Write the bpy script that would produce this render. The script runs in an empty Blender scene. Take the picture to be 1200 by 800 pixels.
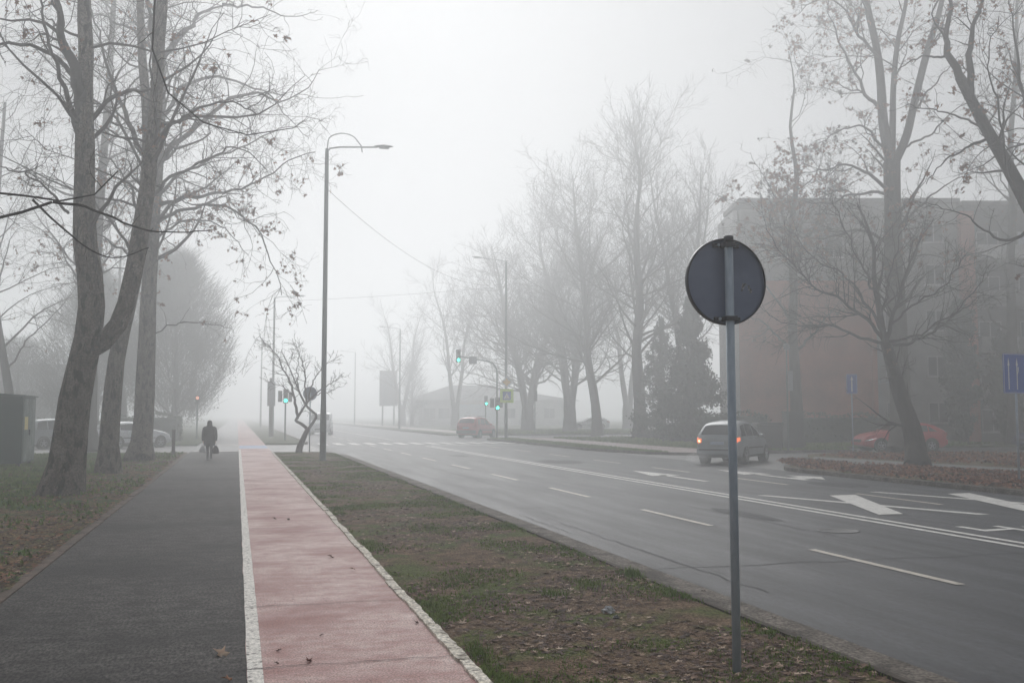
import bpy, bmesh, math, random
import numpy as np
from mathutils import Vector, Matrix, noise
R = math.radians
rng = np.random.default_rng(7)
random.seed(7)
scene = bpy.context.scene
COL = scene.collection

# ------------------------------------------------------------------ camera geometry
F, CX, CY = 1167.0, 600.0, 400.0
PSI, TH, H = R(15.386), R(4.166), 1.77
FW = np.array([math.sin(PSI)*math.cos(TH), math.cos(PSI)*math.cos(TH), math.sin(TH)])
RT = np.array([math.cos(PSI), -math.sin(PSI), 0.0])
UP = np.array([-math.sin(PSI)*math.sin(TH), -math.cos(PSI)*math.sin(TH), math.cos(TH)])
CAM = np.array([0, 0, H])
def pt(x, y, dep):
    """survey helper: where a bearing read off the photo stands at a measured distance"""
    d = FW + (x-CX)/F*RT + (CY-y)/F*UP
    return CAM + d*dep
def gr(x, y, z=0.0):
    d = FW + (x-CX)/F*RT + (CY-y)/F*UP
    t = (z-H)/d[2]
    return np.array([d[0]*t, d[1]*t, z])

# ------------------------------------------------------------------ materials
def mat(name, c1, c2=None, scale=5.0, rough=0.8, rough2=None, bump=0.0, detail=6, stretch=None, metal=0.0,
        emit=None, estr=0.0, lo=0.35, hi=0.65, c3=None, scale3=1.0, lo3=.5, hi3=.6, bscale=None, spec=.5, coords='Object', bdist=.02, coat=0, grain=0, gscale=90, gst=None):
    m = bpy.data.materials.new(name); m.use_nodes = True
    N, L = m.node_tree.nodes, m.node_tree.links
    b = N['Principled BSDF']
    b.inputs['Metallic'].default_value = metal
    b.inputs['Roughness'].default_value = rough
    b.inputs['Specular IOR Level'].default_value = spec
    b.inputs['Coat Weight'].default_value = coat
    def rgba(c): return (c[0], c[1], c[2], 1)
    b.inputs['Base Color'].default_value = rgba(c1)
    if c2 is not None or bump:
        tc = N.new('ShaderNodeTexCoord'); mp = N.new('ShaderNodeMapping')
        L.new(tc.outputs[coords], mp.inputs['Vector'])
        if stretch: mp.inputs['Scale'].default_value = stretch
        nz = N.new('ShaderNodeTexNoise'); nz.inputs['Scale'].default_value = scale; nz.inputs['Detail'].default_value = detail
        nz.inputs['Roughness'].default_value = .62
        L.new(mp.outputs[0], nz.inputs['Vector'])
    if c2 is not None:
        cr = N.new('ShaderNodeValToRGB'); e = cr.color_ramp.elements
        e[0].position, e[1].position = lo, hi; e[0].color, e[1].color = rgba(c1), rgba(c2)
        L.new(nz.outputs['Fac'], cr.inputs[0])
        out = cr.outputs[0]
        if c3 is not None:
            n3 = N.new('ShaderNodeTexNoise'); n3.inputs['Scale'].default_value = scale3; n3.inputs['Detail'].default_value = 5
            L.new(mp.outputs[0], n3.inputs['Vector'])
            r3 = N.new('ShaderNodeMapRange'); r3.inputs[1].default_value = lo3; r3.inputs[2].default_value = hi3
            L.new(n3.outputs['Fac'], r3.inputs[0])
            mx = N.new('ShaderNodeMix'); mx.data_type = 'RGBA'
            L.new(r3.outputs[0], mx.inputs[0]); L.new(out, mx.inputs[6]); mx.inputs[7].default_value = rgba(c3)
            out = mx.outputs[2]
        if grain:
            ng = N.new('ShaderNodeTexNoise'); ng.inputs['Scale'].default_value = gscale; ng.inputs['Detail'].default_value = 3; ng.inputs['Roughness'].default_value = .7
            if gst:
                gm = N.new('ShaderNodeMapping'); gm.inputs['Scale'].default_value = gst
                L.new(tc.outputs[coords], gm.inputs['Vector']); L.new(gm.outputs[0], ng.inputs['Vector'])
            else: L.new(tc.outputs[coords], ng.inputs['Vector'])
            rg = N.new('ShaderNodeMapRange'); rg.inputs[1].default_value = .38; rg.inputs[2].default_value = .62
            rg.inputs[3].default_value = 1-grain; rg.inputs[4].default_value = 1+grain
            L.new(ng.outputs['Fac'], rg.inputs[0])
            mg = N.new('ShaderNodeMix'); mg.data_type = 'RGBA'; mg.blend_type = 'MULTIPLY'; mg.inputs[0].default_value = 1
            L.new(out, mg.inputs[6]); L.new(rg.outputs[0], mg.inputs[7]); out = mg.outputs[2]
        L.new(out, b.inputs['Base Color'])
        if rough2 is not None:
            rr = N.new('ShaderNodeMapRange'); rr.inputs[1].default_value = .3; rr.inputs[2].default_value = .7
            rr.inputs[3].default_value = rough; rr.inputs[4].default_value = rough2
            L.new(nz.outputs['Fac'], rr.inputs[0]); L.new(rr.outputs[0], b.inputs['Roughness'])
    if bump:
        nb = N.new('ShaderNodeTexNoise'); nb.inputs['Scale'].default_value = bscale or scale*4; nb.inputs['Detail'].default_value = 8
        L.new(mp.outputs[0], nb.inputs['Vector'])
        bp = N.new('ShaderNodeBump'); bp.inputs['Strength'].default_value = bump; bp.inputs['Distance'].default_value = bdist
        L.new(nb.outputs['Fac'], bp.inputs['Height']); L.new(bp.outputs[0], b.inputs['Normal'])
    if emit is not None:
        b.inputs['Emission Color'].default_value = rgba(emit); b.inputs['Emission Strength'].default_value = estr
    return m

M = {}
M['asphalt_path'] = mat('path asphalt', (.022,.0195,.0185), (.054,.047,.045), 5, .8, .68, .8, stretch=(.8,1.1,1), c3=(.016,.014,.0135), scale3=.5, lo3=.45, hi3=.64, bscale=110, bdist=.015, grain=1.0, gscale=42, spec=.18, detail=9, gst=(1,.38,1))
M['asphalt_road'] = mat('road asphalt', (.013,.015,.020), (.026,.029,.037), 1.4, .58, .47, .4, stretch=(1.6,.16,1), c3=(.012,.014,.019), scale3=2.6, lo3=.5, hi3=.72, bscale=500, bdist=.008, grain=.5, gscale=34, spec=.18, detail=9, gst=(1,.38,1))
M['asphalt_side'] = mat('side asphalt', (.07,.07,.072), (.11,.108,.105), 2, .6, .5, .3, bscale=120, bdist=.006)
M['paving'] = mat('grey paving', (.17,.155,.15), (.25,.225,.21), 3, .6, .5, .3, bscale=80, bdist=.006)
M['pinkpave'] = mat('pale pink paving', (.22,.165,.155), (.32,.25,.235), 2, .6, .5, .3, bscale=80, bdist=.006)
M['red'] = mat('worn red surfacing', (.33,.165,.148), (.54,.40,.375), 5, .66, .56, .7, stretch=(.9,1.1,1), c3=(.24,.075,.062), scale3=.8, lo3=.42, hi3=.68, bscale=100, bdist=.014, lo=.28, hi=.68, grain=.42, gscale=70, spec=.3, detail=10, gst=(1,.7,1))
M['white'] = mat('worn white paint', (.5,.49,.47), (.7,.69,.67), 9, .6, None, .3, c3=(.2,.18,.17), scale3=22, lo3=.6, hi3=.72, bscale=150, bdist=.004)
M['white_path'] = mat('pale path line', (.52,.49,.45), (.68,.65,.60), 14, .7, None, .6, c3=(.14,.12,.11), scale3=22, lo3=.56, hi3=.66, grain=.3, gscale=50, bscale=150, bdist=.004)
M['white_road'] = mat('road paint', (.42,.41,.39), (.62,.61,.58), 7, .55, None, .3, c3=(.10,.10,.105), scale3=14, lo3=.62, hi3=.8, bscale=150, bdist=.004)
M['white_thin'] = mat('yellowed road paint', (.33,.29,.24), (.50,.46,.40), 7, .55, None, 0, c3=(.08,.08,.085), scale3=14, lo3=.6, hi3=.78)
M['blue_paint'] = mat('faded blue paint', (.08,.16,.34), (.16,.25,.4), 5, .6)
M['kerb'] = mat('kerb concrete', (.10,.085,.072), (.17,.15,.13), 6, .85, None, .8, c3=(.05,.042,.035), scale3=2.5, lo3=.48, hi3=.65, bscale=60, bdist=.015, grain=.6, gscale=30, spec=.2)
M['kerb_brown'] = mat('dirty kerb concrete', (.075,.052,.04), (.15,.11,.085), 6, .85, None, .6, c3=(.05,.04,.032), scale3=3, lo3=.5, hi3=.7, bscale=60, bdist=.01, spec=.2, grain=.3)
M['kerb_dark'] = mat('dark damp kerb', (.035,.028,.023), (.07,.058,.048), 8, .85, None, .6, bscale=60, bdist=.01, spec=.15)
M['soil'] = mat('soil and moss', (.075,.046,.028), (.20,.140,.092), 5, .95, None, 1.0, c3=(.085,.105,.028), scale3=1.3, lo3=.49, hi3=.61, bscale=40, bdist=.05, spec=.1, grain=.55, gscale=40, detail=10)
M['soil_left'] = mat('grassy soil', (.075,.045,.022), (.15,.11,.05), 6, .95, None, 1.0, c3=(.04,.085,.015), scale3=.8, lo3=.46, hi3=.58, bscale=40, bdist=.04, spec=.1, grain=.8, gscale=26, detail=10, gst=(1,.38,1))
M['grass_far'] = mat('far grass', (.05,.075,.028), (.09,.10,.045), 2, .95, None, .6, bscale=20, bdist=.03, spec=.2)
M['land'] = mat('bare land', (.05,.055,.035), (.08,.08,.05), .2, .95)
M['bark'] = mat('plane bark', (.058,.045,.036), (.150,.126,.104), 5, .9, None, 1.0, stretch=(1,1,.4), c3=(.02,.015,.012), scale3=7.5, lo3=.55, hi3=.60, bscale=22, bdist=.10, spec=.15, grain=.5, gscale=24, detail=10)
M['bark_dark'] = mat('dark bark', (.022,.019,.017), (.045,.038,.032), 5, .9, None, 1.0, stretch=(1,1,.25), bscale=24, bdist=.04, spec=.2)
M['bark_mid'] = mat('grey bark', (.035,.030,.027), (.065,.057,.05), 4, .9, None, .8, stretch=(1,1,.3), bscale=20, bdist=.04, spec=.2)
M['twig'] = mat('twig bark', (.050,.040,.036), (.030,.024,.021), 2, .9, spec=.2)
M['twig_dark'] = mat('dark twig bark', (.016,.013,.012), (.03,.024,.02), 3, .9, spec=.2)
M['leaf_brown'] = mat('dry brown leaves', (.13,.050,.022), (.27,.13,.065), 1.7, .8, spec=.2)
M['litter_brown'] = mat('wet brown litter', (.075,.040,.028), (.20,.125,.085), 6, .8, spec=.2)
M['litter_dark'] = mat('dark rotting litter', (.035,.018,.014), (.085,.048,.036), 6, .8, spec=.2)
M['leaf_red'] = mat('reddish leaf', (.16,.05,.03), (.24,.10,.06), 5, .8, spec=.2)
M['leaf_pale'] = mat('pale dry leaves', (.22,.14,.09), (.44,.34,.26), 3.1, .8, lo=.4, hi=.6, spec=.2)
M['leaf_rust'] = mat('rusty leaves', (.17,.055,.026), (.33,.145,.075), 2.3, .85, lo=.4, hi=.6, spec=.2)
M['leaf_dark'] = mat('dark rotting leaves', (.04,.02,.014), (.095,.05,.035), 3.1, .8, spec=.2)
M['grass'] = mat('grass blades', (.075,.15,.02), (.19,.25,.06), 1.3, .8, spec=.1)
M['needle'] = mat('conifer needles', (.012,.026,.018), (.028,.045,.03), 1.5, .9, spec=.2)
M['hedge_far'] = mat('grey green winter leaves', (.05,.055,.045), (.09,.09,.075), .6, .9, spec=.1)
M['paint_edge'] = mat('dirty cream stone', (.46,.42,.35), (.66,.62,.55), 8, .8, None, .8, c3=(.10,.075,.055), scale3=6, lo3=.56, hi3=.68, bscale=50, bdist=.012, grain=.5, gscale=30, spec=.2)
M['hedge'] = mat('hedge leaves', (.02,.036,.016), (.045,.06,.03), 1.5, .9, spec=.2)
M['steel'] = mat('galvanised steel', (.28,.34,.41), (.36,.42,.49), 30, .5, .4, 0, metal=.1, stretch=(1,1,.3))
M['signback'] = mat('dark sign back', (.125,.155,.24), (.145,.18,.27), 7, .42, .52, c3=(.105,.13,.205), scale3=3, lo3=.5, hi3=.7)
M['signrim'] = mat('sign rim', (.012,.013,.02), None, rough=.4)
M['sticker'] = mat('torn sticker', (.25,.26,.3), (.09,.1,.12), 60, .7, lo=.45, hi=.55)
M['lamp_green'] = mat('lamp post paint', (.045,.075,.075), (.07,.10,.10), 4, .5)
M['lamp_grey'] = mat('lamp head grey', (.17,.18,.19), (.22,.23,.24), 4, .5)
M['glass_lamp'] = mat('lamp glass', (.35,.37,.38), None, rough=.2)
M['dark_metal'] = mat('dark metal', (.02,.028,.03), (.035,.04,.042), 5, .5)
M['tl_green'] = mat('green signal lit', (.02,.9,.55), None, rough=.4, emit=(.03,1,.66), estr=9)
M['tl_red'] = mat('red signal lit', (.9,.2,.1), None, rough=.4, emit=(1,.45,.32), estr=1.3)
M['tl_off'] = mat('signal off', (.02,.02,.02), None, rough=.3)
M['sign_blue'] = mat('sign blue', (.008,.065,.36), (.012,.08,.42), 4, .5)
M['sign_white'] = mat('sign white', (.7,.7,.7), (.62,.63,.65), 4, .5)
M['sign_yellow'] = mat('sign yellow', (.75,.45,.04), None, rough=.5)
M['sign_lime'] = mat('fluorescent yellow green', (.55,.8,.02), None, rough=.5)
M['sign_grey'] = mat('sign grey back', (.2,.22,.24), (.25,.27,.29), 3, .5)
M['tyre'] = mat('tyre rubber', (.014,.014,.015), (.022,.022,.022), 20, .85)
M['rim'] = mat('wheel alloy', (.28,.29,.31), (.36,.37,.39), 12, .4, metal=.6)
M['glass'] = mat('car glass', (.012,.015,.018), None, rough=.08, spec=.6)
M['arch'] = mat('wheel arch black', (.01,.01,.01), None, rough=.9)
M['plastic'] = mat('black plastic trim', (.02,.021,.023), (.03,.03,.032), 20, .6)
M['chrome'] = mat('lamp chrome', (.6,.62,.65), None, rough=.15, metal=.7)
M['headlight'] = mat('headlight lens', (.5,.52,.55), None, rough=.1, coat=.5)
M['headlight_on'] = mat('headlight lit strip', (.8,.8,.8), None, rough=.2, emit=(1,1,1), estr=.9)
M['tail'] = mat('tail light lens', (.35,.02,.012), None, rough=.15)
M['tail_on'] = mat('tail light lit', (.8,.12,.03), None, rough=.3, emit=(1,.20,.05), estr=1.1)
M['tail_hot'] = mat('tail bulb lit', (1,.7,.4), None, rough=.3, emit=(1,.62,.32), estr=4)
M['plate'] = mat('number plate', (.3,.36,.45), None, rough=.5)
def paint(n, c): return mat(n, c, tuple(x*.86 for x in c), 2.5, .32, .42, coat=.35)
M['p_silver'] = paint('silver car paint', (.24,.27,.29))
M['p_white'] = paint('white car paint', (.62,.65,.68))
M['p_red'] = paint('red car paint', (.46,.006,.014))
M['p_dkred'] = paint('wine red car paint', (.44,.008,.016))
M['p_blue'] = paint('navy car paint', (.02,.035,.10))
M['p_dark'] = paint('dark car paint', (.02,.025,.03))
M['kiosk'] = mat('dark green sheet metal', (.008,.040,.034), (.015,.055,.046), 2.5, .5, .65, .2, stretch=(1,1,.3), bscale=8, bdist=.01)
M['kiosk_worn'] = mat('faded green sheet metal', (.05,.085,.08), (.14,.18,.175), 2.2, .6, None, 0, lo=.45, hi=.62)
M['yellow_label'] = mat('yellow label', (.55,.45,.10), (.62,.53,.2), 12, .6)
M['bollard'] = mat('brown post wood', (.03,.022,.018), (.05,.038,.03), 9, .8)
M['coat'] = mat('dark coat cloth', (.010,.011,.014), (.018,.019,.023), 14, .95, None, .3, bscale=60, spec=.15)
M['trouser'] = mat('dark trousers', (.018,.020,.028), (.028,.03,.038), 14, .95, spec=.15)
M['skin'] = mat('skin', (.38,.22,.16), None, rough=.6)
M['hair'] = mat('dark hood', (.010,.009,.009), (.018,.016,.016), 20, .95, spec=.1)
M['bag_white'] = mat('white plastic bag', (.62,.62,.64), (.5,.5,.53), 12, .5, None, .6, bscale=18, bdist=.03)
M['bag_dark'] = mat('dark bag', (.02,.02,.026), (.035,.033,.04), 12, .6)
M['paper'] = mat('crumpled white paper', (.5,.5,.52), (.34,.35,.38), 14, .7)
M['brick'] = None
M['plaster'] = mat('grey plaster', (.17,.17,.165), (.22,.22,.21), 1.3, .9, c3=(.12,.118,.115), scale3=.6, lo3=.5, hi3=.75)
M['plaster_d'] = mat('dark plaster', (.06,.06,.06), (.09,.088,.086), 1.3, .9)  # darkened so the block's recess and right end carry shade in their colour
M['plaster_p'] = mat('pale plaster', (.40,.40,.40), (.48,.48,.47), 1.3, .9)
M['wglass'] = mat('window glass', (.02,.024,.028), None, rough=.1)
M['wframe'] = mat('window frame', (.24,.24,.24), (.3,.3,.3), 3, .6)
M['curtain'] = mat('pale laundry', (.5,.52,.55), (.4,.42,.46), 6, .8)
M['roofing'] = mat('grey roofing', (.10,.10,.105), (.14,.135,.135), 2, .8)
M['panel_blue'] = mat('pale blue shopfront panel', (.42,.52,.62), (.48,.57,.66), 2, .4)
M['cable'] = mat('cable', (.03,.03,.03), None, rough=.8)
# brick
m = bpy.data.materials.new('reddish brick'); m.use_nodes = True; M['brick'] = m
N, L = m.node_tree.nodes, m.node_tree.links
tc = N.new('ShaderNodeTexCoord'); mp = N.new('ShaderNodeMapping'); mp.inputs['Rotation'].default_value = (R(90),0,0)
bk = N.new('ShaderNodeTexBrick'); bk.inputs['Scale'].default_value = 3.6
bk.inputs['Color1'].default_value = (.34,.085,.045,1); bk.inputs['Color2'].default_value = (.40,.13,.075,1); bk.inputs['Mortar'].default_value = (.25,.17,.14,1)
bk.inputs['Mortar Size'].default_value = .015
L.new(tc.outputs['Object'], mp.inputs[0]); L.new(mp.outputs[0], bk.inputs['Vector'])
nz = N.new('ShaderNodeTexNoise'); nz.inputs['Scale'].default_value = .5; nz.inputs['Detail'].default_value = 6
L.new(tc.outputs['Object'], nz.inputs['Vector'])
mx = N.new('ShaderNodeMix'); mx.data_type='RGBA'; mx.blend_type='MULTIPLY'
cr = N.new('ShaderNodeValToRGB'); cr.color_ramp.elements[0].color=(.6,.6,.6,1); cr.color_ramp.elements[0].position=.35; cr.color_ramp.elements[1].position=.65
L.new(nz.outputs['Fac'], cr.inputs[0]); mx.inputs[0].default_value=1
L.new(bk.outputs['Color'], mx.inputs[6]); L.new(cr.outputs[0], mx.inputs[7]); L.new(mx.outputs[2], N['Principled BSDF'].inputs['Base Color'])
N['Principled BSDF'].inputs['Roughness'].default_value = .9

# ------------------------------------------------------------------ object helpers
def link(o, parent=None):
    COL.objects.link(o)
    if parent is not None: o.parent = parent
    return o
def tag(o, label=None, cat=None, group=None, kind=None):
    if label: o['label'] = label
    if cat: o['category'] = cat
    if group: o['group'] = group
    if kind: o['kind'] = kind
    return o
def thing(name, label, cat, loc=(0,0,0), rz=0.0, group=None):
    o = bpy.data.objects.new(name, None); link(o); o.location = [float(v) for v in loc]; o.rotation_euler = (0,0,rz)
    o.empty_display_size = .2
    return tag(o, label, cat, group)
def mesh_np(name, V, Fq, mats, parent=None, smooth=False, midx=None):
    """V [n,3]; Fq [m,k] all faces with the same number of corners"""
    V = np.asarray(V, np.float32); Fq = np.asarray(Fq, np.int32)
    me = bpy.data.meshes.new(name); k = Fq.shape[1]; m_ = len(Fq)
    me.vertices.add(len(V)); me.vertices.foreach_set('co', V.ravel())
    me.loops.add(m_*k); me.loops.foreach_set('vertex_index', Fq.ravel())
    me.polygons.add(m_); me.polygons.foreach_set('loop_start', np.arange(m_, dtype=np.int32)*k)
    if midx is not None: me.polygons.foreach_set('material_index', np.asarray(midx, np.int32))
    me.update(calc_edges=True)
    if smooth: me.polygons.foreach_set('use_smooth', np.ones(m_, bool))
    for x in (mats if isinstance(mats, (list, tuple)) else [mats]): me.materials.append(x)
    o = bpy.data.objects.new(name, me); return link(o, parent)
class MB:
    def __init__(s): s.b = bmesh.new()
    def box(s, x0, x1, y0, y1, z0, z1, bev=0.0, rot=None, piv=(0,0,0)):
        vs = [s.b.verts.new((x,y,z)) for z in (z0,z1) for y in (y0,y1) for x in (x0,x1)]
        fs = [s.b.faces.new([vs[i] for i in q]) for q in ((0,2,3,1),(4,5,7,6),(0,1,5,4),(2,6,7,3),(0,4,6,2),(1,3,7,5))]
        if bev:
            es = set(e for f in fs for e in f.edges)
            r = bmesh.ops.bevel(s.b, geom=list(es), offset=bev, segments=2, affect='EDGES', profile=.5)
            vs = list({v for v in r['verts']} | {v for v in vs if v.is_valid})
        if rot is not None: bmesh.ops.transform(s.b, matrix=Matrix.Translation(piv) @ rot @ Matrix.Translation([-p for p in piv]), verts=vs)
        return s
    def tube(s, pts, rad, n=10, cap=True):
        pts = [Vector([float(c) for c in p]) for p in pts]
        if not hasattr(rad, '__len__'): rad = [rad]*len(pts)
        rings = []; ref = None
        for i, p in enumerate(pts):
            a = pts[max(0,i-1)]; c = pts[min(len(pts)-1,i+1)]; t = (c-a).normalized()
            if ref is None:
                ref = Vector((0,0,1)) if abs(t.z) < .9 else Vector((1,0,0))
                u = t.cross(ref).normalized()
            else:
                u = (u - t*u.dot(t)).normalized()
            w = t.cross(u)
            rings.append([s.b.verts.new(p + (u*math.cos(2*math.pi*k/n) + w*math.sin(2*math.pi*k/n))*rad[i]) for k in range(n)])
        for a, c in zip(rings, rings[1:]):
            for k in range(n):
                f = s.b.faces.new((a[k], a[(k+1)%n], c[(k+1)%n], c[k])); f.smooth = True
        if cap:
            s.b.faces.new(rings[0][::-1]); s.b.faces.new(rings[-1])
        return s
    def lathe(s, prof, axis='z', n=24, loc=(0,0,0)):
        rings = []
        for r_, h_ in prof:
            ring = []
            for k in range(n):
                a = 2*math.pi*k/n; c, d = r_*math.cos(a), r_*math.sin(a)
                p = {'z':(c,d,h_), 'y':(c,h_,d), 'x':(h_,c,d)}[axis]
                ring.append(s.b.verts.new((p[0]+loc[0], p[1]+loc[1], p[2]+loc[2])))
            rings.append(ring)
        for a, c in zip(rings, rings[1:]):
            for k in range(n):
                f = s.b.faces.new((a[k], a[(k+1)%n], c[(k+1)%n], c[k])); f.smooth = True
        s.b.faces.new(rings[0]); s.b.faces.new(rings[-1])
        return s
    def poly(s, pts):
        s.b.faces.new([s.b.verts.new([float(c) for c in p]) for p in pts]); return s
    def prism(s, pts, z0, z1, axis='z'):
        """extrude a 2D outline; axis z: (x,y), axis y: (x,z) along y, axis x: (y,z) along x"""
        def P(p, h): return {'z':(p[0],p[1],h), 'y':(p[0],h,p[1]), 'x':(h,p[0],p[1])}[axis]
        a = [s.b.verts.new(P(p, z0)) for p in pts]; c = [s.b.verts.new(P(p, z1)) for p in pts]
        n = len(pts)
        s.b.faces.new(a[::-1]); s.b.faces.new(c)
        for k in range(n): s.b.faces.new((a[k], a[(k+1)%n], c[(k+1)%n], c[k]))
        return s
    def build(s, name, m, parent=None, normals=True):
        if normals: bmesh.ops.recalc_face_normals(s.b, faces=s.b.faces)
        me = bpy.data.meshes.new(name); s.b.to_mesh(me); s.b.free()
        for x in (m if isinstance(m, (list, tuple)) else [m]): me.materials.append(x)
        return link(bpy.data.objects.new(name, me), parent)
def copy_tree(o, parent=None):
    c = o.copy(); COL.objects.link(c)
    if parent is not None: c.parent = parent
    for ch in list(o.children): copy_tree(ch, c)
    return c

# ------------------------------------------------------------------ ground, roads, pavements
tag(MB().poly([(-500,-80,-.16),(500,-80,-.16),(500,700,-.16),(-500,700,-.16)]).build('ground', M['land']), kind='structure')
tag(MB().poly([(4.3,-40,-.10),(17.6,-40,-.10),(17.6,600,-.10),(4.3,600,-.10)]).build('road', M['asphalt_road']), kind='structure')
mb = MB()
mb.poly([(17.6,28,-.104),(90,28,-.104),(90,48.5,-.104),(17.6,48.5,-.104)])
mb.poly([(17.6,71,-.104),(90,71,-.104),(90,85,-.104),(17.6,85,-.104)])
mb.poly([(-70,47,-.104),(-2.2,47,-.104),(-2.2,63,-.104),(-70,63,-.104)])
mb.poly([(1.62,46.5,-.104),(4.3,46.5,-.104),(4.3,63,-.104),(1.62,63,-.104)])
tag(mb.build('side_road', M['asphalt_side']), kind='structure')
def slab(name, pts, m, z1=0.0):
    return tag(MB().prism(pts, -.155, z1).build(name, m), kind='structure')
def arc(cx, cy, r, a0, a1, n=8):
    return [(cx+r*math.cos(R(a0+(a1-a0)*i/n)), cy+r*math.sin(R(a0+(a1-a0)*i/n))) for i in range(n+1)]
def kerb_line(name, pts, w=.15, z=.02, m='kerb', group=None):
    """kerb stones along a polyline, with joints"""
    mb = MB(); P = [Vector((p[0],p[1])) for p in pts]
    rr = random.Random(3)
    for a, c in zip(P, P[1:]):
        d = c-a; ln = d.length
        n = max(1, round(ln/1.0)) if ln < 60 else round(ln/1.0)
        d.normalize(); q = Vector((-d.y, d.x))
        if ln > 90: n = round(ln/4)
        for i in range(n):
            s0, s1 = ln*i/n+.006, ln*(i+1)/n-.006
            j = rr.uniform(-.006,.006); zz = z+rr.uniform(-.006,.006)
            o = [a+d*s0+q*(j), a+d*s1+q*(j), a+d*s1+q*(w+j), a+d*s0+q*(w+j)]
            mb.prism([(v.x,v.y) for v in o], -.15, zz)
    return tag(mb.build(name, M[m]), kind='structure')
# land slabs
slab('pavement_base', [(-2.1,-40),(1.6,-40),(1.6,600),(-2.1,600)], M['paving'], -.004)
slab('verge_base', [(1.6,-40),(4.15,-40),(4.15,44)] + arc(2.6,46,1.5,0,90)[1:] + [(1.6,47.5)], M['soil'])
slab('verge_base', [(1.6,62.5)] + arc(2.8,63.8,1.3,-90,0) + [(4.15,600),(1.6,600)], M['grass_far'])
slab('lawn_base', [(-90,-40),(-2.25,-40),(-2.25,49),(-90,49)], M['soil_left'])
slab('lawn_base', [(-90,62),(-2.25,62),(-2.25,600),(-90,600)], M['grass_far'])
RA = [(17.55,-40),(17.55,28.5)] + arc(21.0,28.5,3.45,180,118,6)[1:] + [(22.6,36.2),(24.4,39.3),(27.5,41.0),(36,38.4),(90,32),(90,-40)]
slab('roadside_base', RA, M['soil'])
RB = [(17.55,70)] + [(17.55,49)] + [(17.9,46),(18.7,43.2),(20.2,41.8),(23,43.0),(29.6,43.4),(30.0,47.6),(90,47.6),(90,72),(19.5,72),(18.2,71.4)]
slab('roadside_base', RB, M['grass_far'])
slab('roadside_base', [(17.55,86),(18.4,84.8),(90,84.8),(90,600),(17.55,600)], M['grass_far'])
# kerbs
kerb_line('kerb', [(4.30,-10),(4.30,44.2)], w=.06, z=.024, m='kerb_dark')
kerb_line('kerb', [(4.30,44.2)] + arc(2.75,46,1.6,0,90)[1:] + [(1.6,47.6)])
kerb_line('kerb', [(4.30,64),(4.30,200)])
kerb_line('kerb', [(17.4,200),(17.4,85.8)])
kerb_line('kerb', [(17.4,70),(17.4,49),(17.75,46),(18.55,43.1),(20.1,41.65)])
kerb_line('kerb', [(17.4,28.5),(17.4,-10)])
kerb_line('kerb', [(22.5,36.35)] + arc(21.0,28.5,3.6,120,180,6))
kerb_line('kerb', [(20.1,41.65),(23,42.85),(29.6,43.25)])
kerb_line('kerb_edge', [(-2.1,-10),(-2.1,47)], .13, .014, 'kerb_brown')
# gutter strip of dusty concrete along the near kerb
tag(MB().poly([(4.31,-20,-.096),(4.90,-20,-.096),(4.90,47,-.096),(4.31,47,-.096)]).build('road_gutter', M['kerb']), kind='structure')
# path surfaces
def strip(name, x0, x1, y0, y1, z, m, wob=0.0, n=2):
    L_ = []; Rr = []
    for i in range(n):
        y = y0+(y1-y0)*i/(n-1); j = wob*(noise.noise(Vector((y*1.3, x0, 0)))+.5*noise.noise(Vector((y*5, x0, 3))))
        j2 = wob*(noise.noise(Vector((y*1.5, x1, 9)))+.5*noise.noise(Vector((y*6, x1, 3))))
        L_.append((x0+j, y, z)); Rr.append((x1+j2, y, z))
    V = L_+Rr; Fq = [(i, n+i, n+i+1, i+1) for i in range(n-1)]
    return mesh_np(name, V, Fq, m)
tag(strip('footpath', -2.1, .10, -20, 49.5, 0, M['asphalt_path']), kind='structure')
tag(strip('footpath', -2.1, .10, 62, 500, 0, M['asphalt_side']), kind='structure')
tag(strip('cycle_path', .10, 1.60, -20, 53.5, .001, M['red'], .02, 400), kind='structure')
tag(strip('cycle_path', .10, 1.60, 58.5, 400, .001, M['red']), kind='structure')
tag(strip('footpath_crossing', -2.1, .10, 49.5, 62, 0, M['asphalt_side']), kind='structure')
tag(strip('cycle_crossing', .14, 1.58, 53.5, 58.5, .001, M['blue_paint'], .02, 20), kind='structure')
tag(strip('path_line', .10, .205, -20, 52, .006, M['white_path'], .005, 700), kind='structure')
for ya in (49.8, 58.9, 60.5):
    tag(strip('path_crossing_line', -1.95, .08, ya, ya+.35, .006, M['white_path']), kind='structure')
# broken pale edging stones beside the cycle path
mb = MB(); y = -4.0; rr = random.Random(5)
while y < 47:
    ln = rr.uniform(.8,1.6); j = rr.uniform(-.008,.008); a = rr.uniform(-.010,.010)
    w = rr.uniform(.078,.098)
    o = []
    k = 12
    for i in range(k+1): o.append((1.555+j+a*i/k+rr.uniform(-.007,.007), y+ln*i/k))
    for i in range(k,-1,-1): o.append((1.555+j+w+a*i/k+rr.uniform(-.009,.009), y+ln*i/k))
    mb.prism(o, -.02, .022+rr.uniform(-.006,.006)); y += ln+rr.uniform(.004,.03)
    if rr.random() < .10: y += rr.uniform(.05,.22)
tag(mb.build('path_edging', M['paint_edge']), kind='structure')
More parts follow.
